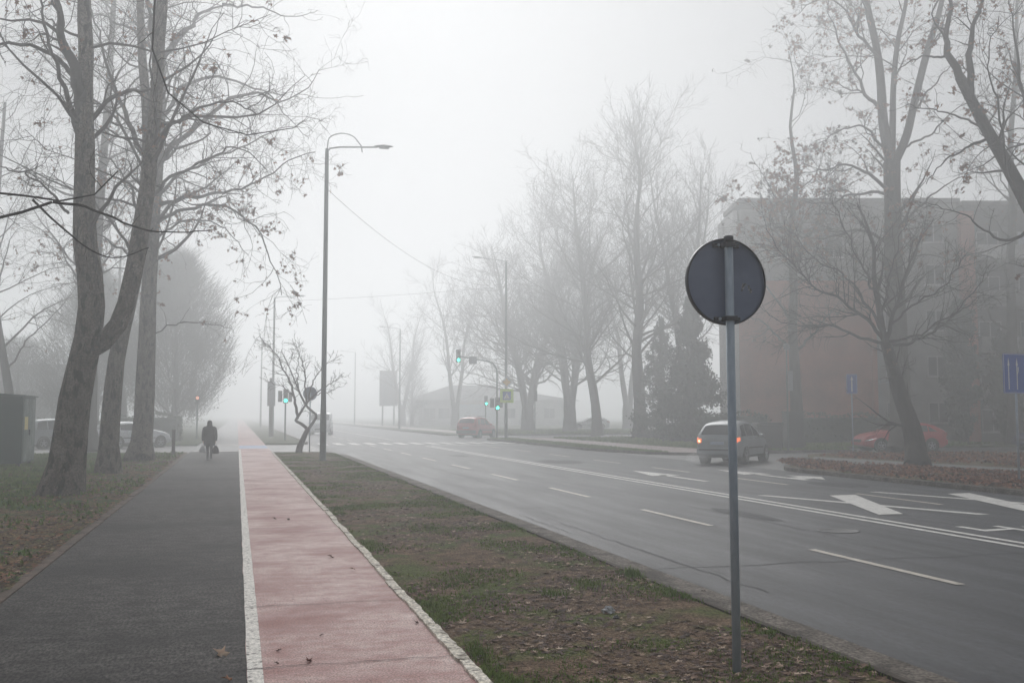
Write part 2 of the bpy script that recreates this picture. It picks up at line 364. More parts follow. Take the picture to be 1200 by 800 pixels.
# tar cracks over the path
mb = MB()
for cy in (7.3,9.6,12.5,15.4,16.1,21,27.5,34):
    pts = [(-1.95+i*.13, cy+.05*noise.noise(Vector((i*.6,cy,0)))+.03*noise.noise(Vector((i*2.1,cy,1)))) for i in range(28)]
    if rr.random() < .4: pts = pts[:16]
    for a, c in zip(pts, pts[1:]):
        w = .004+.003*rr.random()
        mb.poly([(a[0],a[1]-w,.008),(c[0],c[1]-w,.008),(c[0],c[1]+w,.008),(a[0],a[1]+w,.008)])
tag(mb.build('path_crack_lines', M['arch']), kind='structure')
# right sidewalks
def rpoly(name, pts, z, m): return tag(MB().poly([(p[0],p[1],z) for p in pts]).build(name, M[m]), kind='structure')
rpoly('sidewalk', [(24.4,-20),(26.4,-20),(26.1,10),(24.7,27),(23.2,37.0),(22.9,36.4),(20.7,33.2),(22.2,24.3),(24.1,10)], .004, 'asphalt_side')
rpoly('sidewalk', [(19.6,42.4),(20.3,42.1),(23.2,43.3),(22.6,50),(22.4,71.9),(19.7,71.9),(19.4,50)], .004, 'pinkpave')
rpoly('sidewalk', [(19.7,85),(22.4,85),(22.4,300),(19.7,300)], .004, 'pinkpave')
# ------------------------------------------------------------------ road markings
Z1, Z2 = -.093, -.089
def mark(name, polys, m='white_road', z=Z1):
    mb = MB()
    for p in polys: mb.poly([(q[0],q[1],z) for q in p])
    return tag(mb.build(name, M[m]), kind='structure')
def rect(x0,x1,y0,y1): return [(x0,y0),(x1,y0),(x1,y1),(x0,y1)]
mark('lane_line', [rect(7.64,7.76,y,y+2.95) for y in np.arange(-8.6,58,6)], 'white_thin')
mark('lane_line', [rect(7.64,7.76,y,y+2.95) for y in np.arange(70,240,6)], 'white_thin')
mark('lane_line', [rect(14.04,14.16,y,y+2.95) for y in np.arange(-6.3,58,6)], 'white_thin')
mark('centre_line', [rect(10.64,10.78,-20,58), rect(10.96,11.10,-20,58)])
mark('centre_line', [rect(10.8,10.92,72,300)])
mark('stop_line', [rect(11.2,17.2,58.6,59.0)])
mark('zebra_crossing', [rect(x,x+.5,61.2,65.2) for x in np.arange(4.9,17.2,.98)], 'white_road')
# lane one: long diagonal strokes crossing, as painted out arrows
mark('road_marking', [[(11.57,20.8),(11.80,20.8),(13.60,15.75),(13.33,15.75)]])
mark('road_marking', [[(13.15,20.3),(13.85,20.35),(12.05,16.2),(11.52,16.2)]], z=Z2)
mark('road_marking', [[(14.68,21.0),(14.90,21.0),(16.77,15.5),(16.5,15.5)]])
mark('road_marking', [[(16.1,20.0),(16.75,20.05),(15.1,15.6),(14.5,15.6)]], z=Z2)
mark('road_arrow', [[(12.53,25.5),(12.73,25.5),(12.73,28.6),(12.53,28.6)], [(12.15,28.2),(13.1,28.2),(12.66,31.0)]])
mark('road_arrow', [[(15.5,25.2),(15.7,25.2),(15.7,28.5),(15.5,28.5)], [(15.15,28.0),(16.1,28.0),(15.62,30.8)],
                    [(15.701,25.5),(15.701,26.3),(16.2,26.6),(16.2,27.4),(16.85,26.4),(16.2,25.2),(16.2,25.8)]])
# worn letters near the camera in the far lanes
mark('road_marking', [rect(11.55,11.7,13.5,14.2), [(11.7,13.5),(12.2,13.6),(12.2,13.75),(11.7,13.7)], rect(12.2,12.34,12.2,14.1), rect(12.6,12.72,12.1,13.9), [(12.34,13.0),(12.6,13.1),(12.6,13.25),(12.34,13.2)]])

# repairs, a manhole and thin cracks on the carriageway
M['asphalt_patch'] = mat('asphalt repair', (.012,.0135,.017), (.023,.026,.032), 5, .7, .6, .4, bscale=80, bdist=.008, grain=.5, gscale=40, spec=.15)
def blob(cx, cy, w, h, seed, n=22):
    return [(cx+w/2*math.cos(2*math.pi*k/n)*(1+.25*noise.noise(Vector((k*.9,seed,0)))), cy+h/2*math.sin(2*math.pi*k/n)*(1+.25*noise.noise(Vector((seed,k*.9,2))))) for k in range(n)]
for o_ in ((12.3,37.5,1.6,3.2,1),(9.6,44,.8,2.2,2),(15.4,23.4,1.2,2.2,3),(9.2,17.0,.5,2.6,4)):
    mark('road_patch', [blob(*o_)], 'asphalt_patch', -.0965)
mbc = MB()
for (x0,y0,ln_,sd) in ((5.4,9.5,7,1),(8.9,13,9,2),(6.6,25,12,3),(12.0,12.5,6,4),(10.2,30,10,5),(5.1,15,3,6),(16.6,22,8,7)):
    pts = [(x0+.10*noise.noise(Vector((i*.35,sd,0)))+.03*noise.noise(Vector((i*1.7,sd,4))), y0+ln_*i/40) for i in range(41)]
    for p, q in zip(pts, pts[1:]):
        w_ = .009
        mbc.poly([(p[0]-w_,p[1],-.0945),(p[0]+w_,p[1],-.0945),(q[0]+w_,q[1],-.0945),(q[0]-w_,q[1],-.0945)])
for (x0,x1,y0) in ((4.8,10.5,11.3),(4.8,7.5,19.2),(11.2,17.0,22.6),(4.8,10.6,33.0)):
    n_ = 30; pts = [(x0+(x1-x0)*i/n_, y0+.15*noise.noise(Vector((i*.3,y0,0)))+.04*noise.noise(Vector((i*1.3,y0,4)))) for i in range(n_+1)]
    for p, q in zip(pts, pts[1:]): mbc.poly([(p[0],p[1]-.012,-.0942),(q[0],q[1]-.012,-.0942),(q[0],q[1]+.012,-.0942),(p[0],p[1]+.012,-.0942)])
tag(mbc.build('road_crack_lines', M['asphalt_patch']), kind='structure')
mh = MB().lathe([(.33,-.104),(.33,-.092),(.30,-.0915),(.295,-.094),(.001,-.094)], 'z', 28).build('manhole_cover', M['plastic']); mh.location = (9.35,14.2,0)
tag(mh, 'round dark manhole cover in the near half of the road', 'manhole cover')

# ------------------------------------------------------------------ trees
def norm(a): return a/np.maximum(np.linalg.norm(a, axis=-1, keepdims=True), 1e-9)
def resample(P, K):
    """smooth resample of a polyline to K points"""
    P = np.asarray(P, float)
    if len(P) > 2:     # Catmull-Rom
        Q = np.vstack([2*P[0]-P[1], P, 2*P[-1]-P[-2]]); out = []
        for i in range(1, len(Q)-2):
            for u in np.linspace(0, 1, 8, endpoint=False):
                a, b, c, d = Q[i-1], Q[i], Q[i+1], Q[i+2]
                out.append(.5*((2*b)+(-a+c)*u+(2*a-5*b+4*c-d)*u*u+(-a+3*b-3*c+d)*u**3))
        out.append(P[-1]); P = np.array(out)
    s = np.r_[0, np.cumsum(np.linalg.norm(np.diff(P, axis=0), axis=1))]
    t = np.linspace(0, s[-1], K)
    return np.stack([np.interp(t, s, P[:,i]) for i in range(3)], 1)
def tubes(P, Rd, S):
    """P [N,K,3], Rd [N,K] -> verts, quads"""
    N_, K = P.shape[:2]
    T = norm(np.gradient(P, axis=1))
    avg = norm(P[:,-1]-P[:,0])
    ref = np.where(np.abs(avg[:,2:3]) < .8, np.array([[0,0,1.]]), np.array([[1.,0,0]]))[:,None,:]
    U = norm(np.cross(T, ref)); W = np.cross(T, U)
    a = np.arange(S)*2*np.pi/S
    V = P[:,:,None,:] + Rd[:,:,None,None]*(U[:,:,None,:]*np.cos(a)[None,None,:,None] + W[:,:,None,:]*np.sin(a)[None,None,:,None])
    n0 = (np.arange(N_)*K*S)[:,None,None]; k = (np.arange(K-1)*S)[None,:,None]; s = np.arange(S)[None,None,:]
    A = n0+k+s; B = n0+k+(s+1)%S
    Q = np.stack([A, B, B+S, A+S], -1).reshape(-1, 4)
    return V.reshape(-1, 3), Q
class Tree:
    def __init__(s, seed): s.r = np.random.default_rng(seed); s.lv = []; s.trunks = []
    def children(s, par, rad, per_m, ang, lr, K, trop=0.0, wander=.25, tmin=.2, rr=.5, rmin=.004, lmax=99, face=None, maxn=99999, tmax=1.0, dens=None):
        """grow a level of side branches from parents par [N,K,3]"""
        r = s.r
        seg = np.linalg.norm(np.diff(par, axis=1), axis=2); ln = seg.sum(1)
        cnt = r.poisson(np.maximum(ln*(1-tmin)*per_m, .0)); cnt = np.minimum(cnt, 60)
        idx = np.repeat(np.arange(len(par)), cnt)
        if len(idx) > maxn: idx = r.choice(idx, maxn, replace=False)
        n = len(idx)
        if n == 0: return np.zeros((0,K,3)), np.zeros((0,K))
        t = tmin+(tmax-tmin)*r.random(n)**.9
        Kp = par.shape[1]; f = t*(Kp-1); i0 = np.minimum(f.astype(int), Kp-2); u = (f-i0)[:,None]
        p = par[idx,i0]*(1-u)+par[idx,i0+1]*u
        rp = rad[idx,i0]*(1-u[:,0])+rad[idx,i0+1]*u[:,0]
        T = norm(par[idx,i0+1]-par[idx,i0])
        pr = norm(np.cross(T, r.normal(size=(n,3))))
        if face is not None:
            flip = (pr@face) < 0; flip &= r.random(n) < .75; pr[flip] *= -1
        a = np.radians(np.clip(r.normal(ang, 12, n), 12, 110))[:,None]
        d = np.cos(a)*T+np.sin(a)*pr
        L_ = np.minimum(ln[idx]*lr*(1-.55*t)*(.55+.75*r.random(n)), lmax)
        st = (L_/(K-1))[:,None]
        P = np.empty((n,K,3)); P[:,0] = p
        for k in range(1, K):
            d = norm(d + wander*r.normal(size=(n,3))/math.sqrt(K) + np.array([0,0,trop/K]))
            p = p+d*st; P[:,k] = p
        r0 = np.maximum(np.minimum(rp*rr, rp*.8)*(.7+.5*r.random(n)), rmin)
        r0 = np.minimum(r0, np.maximum(L_*.02, rmin)*1.3)
        tt = np.linspace(0,1,K)[None]
        Rd = np.maximum(r0[:,None]*(1-tt)**.85, rmin*.6)
        return P, Rd
def leaf_proto(curl=.25):
    """plane-tree leaf: five pointed lobes on a short stalk, unit width about 1"""
    out = []
    tips = [(-90,.12),(-55,.35),(-20,.62),(10,.30),(35,.70),(62,.34),(90,.80),(118,.34),(145,.70),(170,.30),(200,.62),(235,.35)]
    for a, d in tips: out.append((d*math.cos(R(a)), d*math.sin(R(a)), curl*(d*d)-.05))
    return np.array([(0,0,0)]+out)
LEAF = leaf_proto()
NL = len(LEAF)-1
LEAFF = np.array([(0,1+i,1+(i+1)%NL) for i in range(NL)])
def rand_frames(n, r, flat=None):
    """random rotation matrices; flat in 0..1 keeps the leaf plane near horizontal"""
    z = r.normal(size=(n,3))
    if flat is not None: z = norm(z)*(1-flat); z[:,2] += np.abs(r.normal(1,.2,n))*flat*1.5
    z = norm(z); x = norm(np.cross(z, r.normal(size=(n,3)))); y = np.cross(z, x)
    return np.stack([x,y,z], 1)
def leaves_mesh(name, C, size, m, parent=None, r=rng, flat=None, curl=(.1,.9), simple=False):
    n = len(C)
    if n == 0: return None
    Mx = rand_frames(n, r, flat)
    if simple: base = np.array([(-.5,0,0),(0,-.4,.1),(.5,0,0),(0,.55,.12)]); faces = np.array([(0,1,2,3)])
    else: base, faces = LEAF, LEAFF
    B = np.repeat(base[None], n, 0).copy()
    B[:,:,2] *= r.uniform(curl[0], curl[1], (n,1))*r.choice([-1,1], (n,1))*2
    B[:,:,0] *= r.uniform(.55,1.1,(n,1))
    V = np.einsum('nvi,nij->nvj', B, Mx)*np.asarray(size).reshape(-1,1,1) + C[:,None,:]
    Fq = (np.arange(n)[:,None,None]*len(base)+faces[None]).reshape(-1, faces.shape[1])
    return mesh_np(name, V.reshape(-1,3), Fq, m, parent)
def trunk_mesh(name, P, Rd, m, parent, S=20, seed=0, flare=0):
    K = len(P); V, Q = tubes(P[None], Rd[None], S)
    V = V.reshape(K, S, 3); a = np.arange(S)*2*np.pi/S
    hgt = P[:,2]-P[0,2]
    for k in range(K):
        c = P[k]
        for s_ in range(S):
            nn = noise.noise(Vector((math.cos(a[s_])*1.3+seed, math.sin(a[s_])*1.3, hgt[k]*.55)))*.14 + noise.noise(Vector((math.cos(a[s_])*3+seed, math.sin(a[s_])*3, hgt[k]*1.8)))*.06
            fl = flare*(math.exp(-hgt[k]/.4)*(.55+.45*math.sin(a[s_]*4+seed))+.35*math.exp(-hgt[k]/1.6)) if flare else 0
            V[k,s_] = c+(V[k,s_]-c)*(1+nn+fl)
    return mesh_np(name, V.reshape(-1,3), Q, m, parent, smooth=True)
def merge(parts):
    Vs, Qs, o = [], [], 0
    for V, Q in parts:
        if len(V) == 0: continue
        Vs.append(V); Qs.append(Q+o); o += len(V)
    return np.concatenate(Vs), np.concatenate(Qs)

def build_tree(name, label, base, stems, seed, group=None, bark='bark', twig='twig', leafm='leaf_brown', nleaf=400, leafsize=.1,
               lv1=None, lv2=None, lv3=None, lv4=None, flare=.55, leafbox=None, cat='tree', K0=22, wobk=1.0, keep=None, limbs_level=1, maxleaf=None, S=18):
    """stems: list of (points, r0, r1, is_trunk). The tree is an Empty at its base with trunk, branches and leaves as parts."""
    T = Tree(seed); base = np.array(base, float)
    root = thing(name, label, cat, base, 0, group)
    stemsP = []
    for si, (p, r0, r1, tr) in enumerate(stems):
        P_ = resample(np.array(p, float)-base, K0)
        if tr == 0:      # knobbly limbs
            ln_ = np.linalg.norm(P_[-1]-P_[0]); wob = T.r.normal(0, .014*wobk*ln_**.6, (K0,3)); wob[0] = 0
            P_ = P_+(wob+np.roll(wob,1,0)*.6); r1 = min(r1, .012)
        stemsP.append((P_, r0, r1, tr))
    ntr = 0
    tr_all, li_all = [], []
    for P, r0, r1, tr in stemsP:
        u = np.linspace(0,1,K0)
        Rd = (r0*(1-u)+r1*u) if tr else r1+(r0-r1)*(1-u)**1.25
        if tr:
            if tr == 1: P[0,2] = min(P[0,2], -.06)
            trunk_mesh('trunk', P, Rd, M[bark], root, S, seed+ntr*3, flare if tr == 1 else 0); ntr += 1
            tr_all.append((P, Rd))
        else: li_all.append((P, Rd))
    parts = []
    if li_all:
        V, Q = tubes(np.stack([p for p,_ in li_all]), np.stack([r_ for _,r_ in li_all]), 9); parts.append((V, Q))
    allst = tr_all+li_all
    P0 = np.stack([p for p,_ in allst]); R0 = np.stack([r_ for _,r_ in allst])
    def K_(d, **kw): d = dict(d); d.update(kw); return d
    levels = [(P0, R0)]
    src = (P0, R0); tipsrc = []
    for i, (lv, K, S_) in enumerate(((lv1,9,6),(lv2,7,4),(lv3,6,3),(lv4,4,3))):
        if lv is None: continue
        P, Rd = T.children(src[0], src[1], K=K, **lv)
        if i == 1 and len(li_all) and lv1 is not None and len(P0) > 0:
            # explicit limbs also carry second-level branches
            pl = np.stack([p for p,_ in li_all]); rl = np.stack([r_ for _,r_ in li_all])
            P2, R2 = T.children(pl, rl, K=K, **K_(lv, tmin=.15)); P = np.concatenate([P,P2]); Rd = np.concatenate([Rd,R2])
        if keep is not None and len(P):
            k = keep(P[:,0]+base); P, Rd = P[k], Rd[k]
        if len(P): parts.append(tubes(P, Rd, S_)); src = (P, Rd); tipsrc.append(P)
    V, Q = merge(parts)
    mesh_np('branches', V, Q, M[twig], root, smooth=True)
    if nleaf and tipsrc:
        P = tipsrc[-1]
        if leafbox is not None:
            ok = leafbox(P[:,-1]+base); P = P[ok] if ok.sum() > 5 else P
        # leaves hang in loose clusters
        ncl = max(1, nleaf//3); ci = T.r.integers(0, len(P), ncl)
        ci = np.repeat(ci, T.r.integers(1, 6, ncl))[:nleaf]
        t = T.r.random(len(ci))*(P.shape[1]-1.001); i0 = t.astype(int); u = (t-i0)[:,None]
        C = P[ci,i0]*(1-u)+P[ci,i0+1]*u + T.r.normal(0,.05,(len(ci),3)) - np.array([0,0,.05])
        leaves_mesh('leaves', C, leafsize*T.r.uniform(.7,1.3,len(C)), M[leafm], root, T.r)
    return root
def px(dep, *pts_):
    out = []
    for p in pts_: out.append(pt(p[0], p[1], dep+(p[2] if len(p) > 2 else 0)))
    return np.array(out)
def ground_to(b, arr):
    arr = np.array(arr); arr[0] = b; return arr

ROW_L = 'bare plane trees in the row beside the footpath'
LV1 = dict(per_m=1.15, ang=58, lr=.42, trop=.5, wander=.55, tmin=.36, rr=.30, rmin=.012, lmax=6)
LV2 = dict(per_m=2.0, ang=50, lr=.55, trop=.0, wander=.75, tmin=.12, rr=.5, rmin=.008, lmax=2.8)
LV3 = dict(per_m=3.0, ang=48, lr=.6, trop=-.25, wander=.8, tmin=.12, rr=.6, rmin=.006, lmax=1.3)
LV4 = dict(per_m=3.6, ang=45, lr=.6, trop=-.2, wander=.7, tmin=.15, rr=.7, rmin=.005, lmax=.55)

# --- the near forked tree
b = gr(72,580); d = 22.0
build_tree('plane_tree', 'thick plane tree forked low beside the green hut, nearest of the left row', b, [
    (ground_to(b, px(d,(72,584),(80,530),(88,470),(98,420),(107,375),(106,330),(99,280),(99,220),(100,160),(99,110),(101,60),(98,0),(104,-80,.4),(100,-180,.6))), .355, .06, 1),
    (px(d,(97,415),(128,395),(145,365),(158,315),(166,265,.3),(175,200,.6),(182,130,.8),(186,60,1),(192,-20,1),(196,-110,1)), .215, .09, 2),
    (px(d,(97,130),(90,90,-.3),(77,45,-.5),(66,0,-.6),(58,-90,-.8)), .16, .07, 0),
    (px(d,(96,165),(85,140,-.2),(72,100,-.4),(60,60,-.8),(48,5,-1),(30,-60,-1.4)), .07, .03, 0),
    (px(d,(105,145),(118,125),(140,112),(165,108,.5),(200,100,1.4),(235,118,2)), .06, .02, 0),
    (px(d,(88,90),(60,65,-.6),(25,52,-1),(-20,60,-1.5),(-60,90,-2)), .06, .02, 0),
    (px(d,(80,250),(50,215,1),(20,200,1.5),(-30,190,2)), .035, .012, 0),
    (px(d,(178,190),(200,150,-.4),(230,128,-1),(270,120,-1.5),(300,135,-2)), .05, .015, 0)],
    11, ROW_L, nleaf=330, leafsize=.11, lv1=LV1, lv2=LV2, lv3=LV3, lv4=LV4)
# --- second, leaning
b = gr(127,555); d = 29.8
build_tree('plane_tree', 'plane tree with a leaning trunk close behind the forked one', b, [
    (ground_to(b, px(d,(127,558),(128,510),(134,440),(145,380),(157,330),(166,270),(172,200),(172,130,.4),(166,60,.8),(164,-20,1),(160,-120,1))), .27, .07, 1),
    (px(d,(170,150),(182,90,.3),(178,30,.5),(168,-40,.6),(160,-130,1)), .10, .05, 0),
    (px(d,(168,180),(150,140,.5),(132,100,1),(115,40,1.5),(95,-20,2)), .09, .03, 0),
    (px(d,(172,240),(205,205,-.6),(240,188,-1.4),(280,175,-2),(310,200,-2.5)), .06, .015, 0),
    (px(d,(160,300),(120,250,1),(80,215,1.6),(30,200,2)), .05, .014, 0),
    (px(d,(166,260),(150,215,1.5),(128,190,2.6),(100,180,4)), .05, .014, 0)],
    12, ROW_L, nleaf=280, leafsize=.11, lv1=LV1, lv2=LV2, lv3=LV3, lv4=LV4)
# --- third, with the arching limbs over the path
b = gr(164,541); d = 38.0
build_tree('plane_tree', 'tall straight plane tree by the wooden post, its limbs arching over the footpath', b, [
    (ground_to(b, px(d,(164,543),(168,500),(171,430),(174,350),(178,280),(182,220),(187,150),(188,80),(185,10),(180,-90))), .37, .11, 1),
    (px(d,(183,210),(190,180,-.3),(222,155,-1),(262,120,-1.5),(300,108,-2),(328,119,-2.3),(352,108,-2.6),(376,82,-3)), .13, .03, 0),
    (px(d,(186,150),(202,118,.3),(228,95,.8),(258,92,1),(290,99,1.2),(312,108,1.5),(335,135,2),(362,165,2.2)), .09, .02, 0),
    (px(d,(187,75),(205,48,0),(232,20,.4),(262,6,.8),(290,-12,1)), .13, .05, 0),
    (px(d,(262,6,.8),(300,8,1),(335,20,1.4),(375,14,1.8)), .05, .015, 0),
    (px(d,(180,232),(205,210,1),(240,190,1.5),(280,172,2),(330,152,2.5),(365,140,3)), .08, .02, 0),
    (px(d,(182,243),(220,232,-1),(262,226,-2),(300,214,-2.6),(340,190,-3),(372,176,-3.4)), .09, .02, 0),
    (px(d,(180,262),(215,245,-1),(250,240,-1.6),(285,255,-2.2),(308,280,-2.6),(322,318,-3),(330,345,-3)), .08, .015, 0),
    (px(d,(178,285),(205,262,1),(240,258,1.6),(270,275,2.2),(292,300,2.6)), .06, .012, 0),
    (px(d,(178,395),(200,380,0),(235,378,.5),(270,385,.8)), .03, .01, 0),
    (px(d,(190,70),(160,40,1),(120,20,2),(80,20,3)), .09, .02, 0),
    (px(d,(176,330),(140,290,1.5),(100,275,3),(60,300,4)), .07, .015, 0)],
    13, ROW_L, nleaf=900, leafsize=.14, leafbox=lambda P: P[:,2] < 10.5, lv1=LV1, lv2=dict(LV2, trop=-.1), lv3=LV3, lv4=LV4)
# --- slim trunk behind
b = gr(104,527,0); d = 50.0
build_tree('plane_tree', 'slimmer pale plane tree standing behind the forked tree by the parked cars', b, [
    (ground_to(b, px(d,(104,529),(105,470),(107,400),(111,330),(116,250),(124,150),(130,60),(135,-30))), .36, .1, 1),
    (px(d,(108,350),(128,300,1),(150,270,2),(190,250,3)), .08, .02, 0),
    (px(d,(108,370),(88,320,1),(60,280,2),(20,250,3)), .08, .02, 0)],
    14, ROW_L, bark='bark_mid', nleaf=60, lv1=dict(LV1, per_m=1.4), lv2=LV2, lv3=LV3, lv4=dict(LV4, per_m=3))
# --- leaning tree behind the hut
b = gr(14,520,0); d = 52.0
build_tree('bare_tree', 'thin leaning tree rising behind the green hut', b, [
    (ground_to(b, px(d,(14,522),(12,470),(4,420),(-4,370),(-8,300),(-2,220),(6,120))), .30, .07, 1),
    (px(d,(6,440),(30,400,1),(70,360,2),(95,330,2)), .06, .015, 0),
    (px(d,(2,400),(-30,350,1),(-60,300,2)), .06, .02, 0)],
    15, None, bark='bark_mid', nleaf=60, lv1=dict(LV1, per_m=1.2), lv2=LV2, lv3=LV3, lv4=None)
# far bare tree beyond the parked cars
b = gr(145,510,0); d = 84.0
build_tree('bare_tree', 'small bare tree with a slightly bent trunk beyond the hatchback parked on the left', b, [
    (ground_to(b, px(d,(146,511),(145,470),(142,440),(144,400),(140,350),(142,290))), .28, .07, 1)],
    16, None, bark='bark_mid', nleaf=0, lv1=dict(LV1, per_m=2.2, tmin=.25), lv2=dict(LV2,per_m=2.4), lv3=dict(LV3, rmin=.008), lv4=None)
# --- tree just out of frame on the left whose twigs hang into the picture
b = np.array([-6.6, 7.0, 0.0])
build_tree('plane_tree', 'dark nearby branches reaching into the top left corner from a trunk outside', b, [
    (np.array([b, b+(.05,.05,2.5), b+(.0,.2,5), b+(.2,.3,8), b+(.1,.2,11)]), .30, .13, 1),
    (np.vstack([b+(.0,.2,4.2), px(9.0,(-70,228),(0,222),(36,232),(62,236),(95,234,.2),(120,222,.3),(138,200,.4))]), .05, .006, 0),
    (np.vstack([b+(.05,.2,3.7), px(8.6,(-70,250),(0,253),(25,249),(45,242),(62,237))]), .04, .012, 0),
    (px(9.0,(62,237),(92,241,.1),(125,252,.2),(150,263,.3),(180,271,.4),(215,272,.5),(247,270,.6)), .014, .005, 0),
    (px(8.9,(38,234),(60,255,.1),(85,277,.1),(112,296,.2),(140,302,.3),(175,290,.3)), .011, .004, 0),
    (np.vstack([b+(.1,.25,7.2), px(11.0,(120,-120),(172,-50),(183,10),(180,50),(180,68),(192,98),(215,122),(240,142),(265,155),(300,155),(345,150))]), .05, .005, 0)],
    17, None, bark='bark_dark', twig='twig_dark', leafm='leaf_red', nleaf=7, leafsize=.065, wobk=.15,
    lv1=dict(per_m=.8, ang=50, lr=.16, trop=.0, wander=.8, tmin=.45, rr=.5, rmin=.0035, lmax=.8), lv2=dict(per_m=3.0, ang=45, lr=.25, trop=0, wander=.8, tmin=.2, rr=.55, rmin=.003, lmax=.4), lv3=None, lv4=None, flare=.2)

# --- crooked little tree by the left lamp post
b = gr(350,531); d = b@np.array([math.sin(PSI),math.cos(PSI),0])
st = lambda *p: px(d, *p)
build_tree('crooked_tree', 'small crooked tree with diamond shaped crossing stems beside the tall lamp post', b, [
    (ground_to(b, st((348,533),(352,522),(358,508),(361,503))), .13, .095, 1),
    (st((361,503),(354,497),(347,493),(348,490),(353,482),(358,474),(365,466,.1)),   .075, .035, 2),
    (st((361,503),(366,496),(371,487),(366,482),(359,475),(352,462),(345,445),(338,428),(330,412)), .07, .015, 2),
    (st((348,491),(347,478),(344,462),(338,445),(330,428),(322,412),(312,402),(304,396)), .07, .012, 0),
    (st((345,466),(335,455),(322,449),(310,446)), .03, .008, 0),
    (st((359,475),(358,455),(357,435),(352,415),(344,398)), .05, .01, 0),
    (st((362,468),(366,450),(372,438),(385,425),(396,418)), .04, .01, 0),
    (st((365,466),(378,455),(390,448),(402,440)), .04, .01, 0),
    (st((352,462),(348,440),(350,420),(346,400)), .03, .008, 0),
    (st((362,470),(372,462),(388,458),(398,452)), .03, .008, 0)],
    21, None, bark='bark_dark', twig='bark_dark', nleaf=0, flare=.25, K0=26,
    lv1=dict(per_m=4.0, ang=42, lr=.42, trop=.3, wander=.5, tmin=.42, rr=.5, rmin=.009, lmax=1.1),
    lv2=dict(per_m=5.0, ang=42, lr=.5, trop=.1, wander=.6, tmin=.15, rr=.6, rmin=.008, lmax=.6),
    lv3=dict(per_m=5, ang=42, lr=.6, trop=0, wander=.6, tmin=.2, rr=.6, rmin=.007, lmax=.3), lv4=None)

# --- right side: near small tree in the leaves
b = gr(1074,546); d = 34.7
build_tree('roadside_tree', 'dark tree with a slanting trunk standing in the leaf strip before the red hatchback', b, [
    (ground_to(b, px(d,(1074,548),(1072,520),(1066,495),(1055,462),(1046,430),(1038,402))), .32, .19, 1),
    (px(d,(1038,404),(1033,380),(1028,350),(1024,322),(1024,290),(1015,262),(1005,240)), .12, .03, 2),
    (px(d,(1038,404),(1046,380),(1054,345),(1066,310),(1078,280),(1095,255)), .09, .02, 0),
    (px(d,(1037,400),(1015,375,-.5),(985,350,-1),(955,335,-1.4),(925,305,-1.8),(898,270,-2)), .07, .015, 0),
    (px(d,(1036,402),(1005,393,.5),(975,382,1),(940,382,1.5),(900,370,2)), .06, .012, 0),
    (px(d,(1035,390),(1005,340,.8),(985,320,1.2),(950,300,1.8),(920,262,2.2)), .06, .014, 0),
    (px(d,(1040,403),(1065,402,.4),(1095,388,.8),(1118,370,1),(1150,345,1.2)), .07, .015, 0),
    (px(d,(1040,400),(1070,393,-.6),(1100,380,-1),(1125,360,-1.4),(1160,310,-2)), .05, .012, 0),
    (px(d,(1032,370),(1040,340,-.8),(1048,300,-1.2),(1062,255,-1.6)), .05, .012, 0),
    (px(d,(1030,350),(1010,310,-.8),(990,270,-1.2),(975,235,-1.6)), .05, .012, 0),
    (px(d,(1045,380),(1080,350,-.8),(1110,330,-1.2),(1130,300,-1.8)), .05, .012, 0)],
    31, None, bark='bark_dark', twig='twig_dark', nleaf=40, leafsize=.1,
    lv1=dict(per_m=2.6, ang=38, lr=.5, trop=.2, wander=.4, tmin=.22, rr=.45, rmin=.010, lmax=3.2),
    lv2=dict(per_m=3.2, ang=36, lr=.55, trop=.1, wander=.5, tmin=.12, rr=.55, rmin=.007, lmax=1.6),
    lv3=dict(per_m=4.4, ang=36, lr=.6, trop=0, wander=.5, tmin=.12, rr=.6, rmin=.006, lmax=.8), lv4=None)
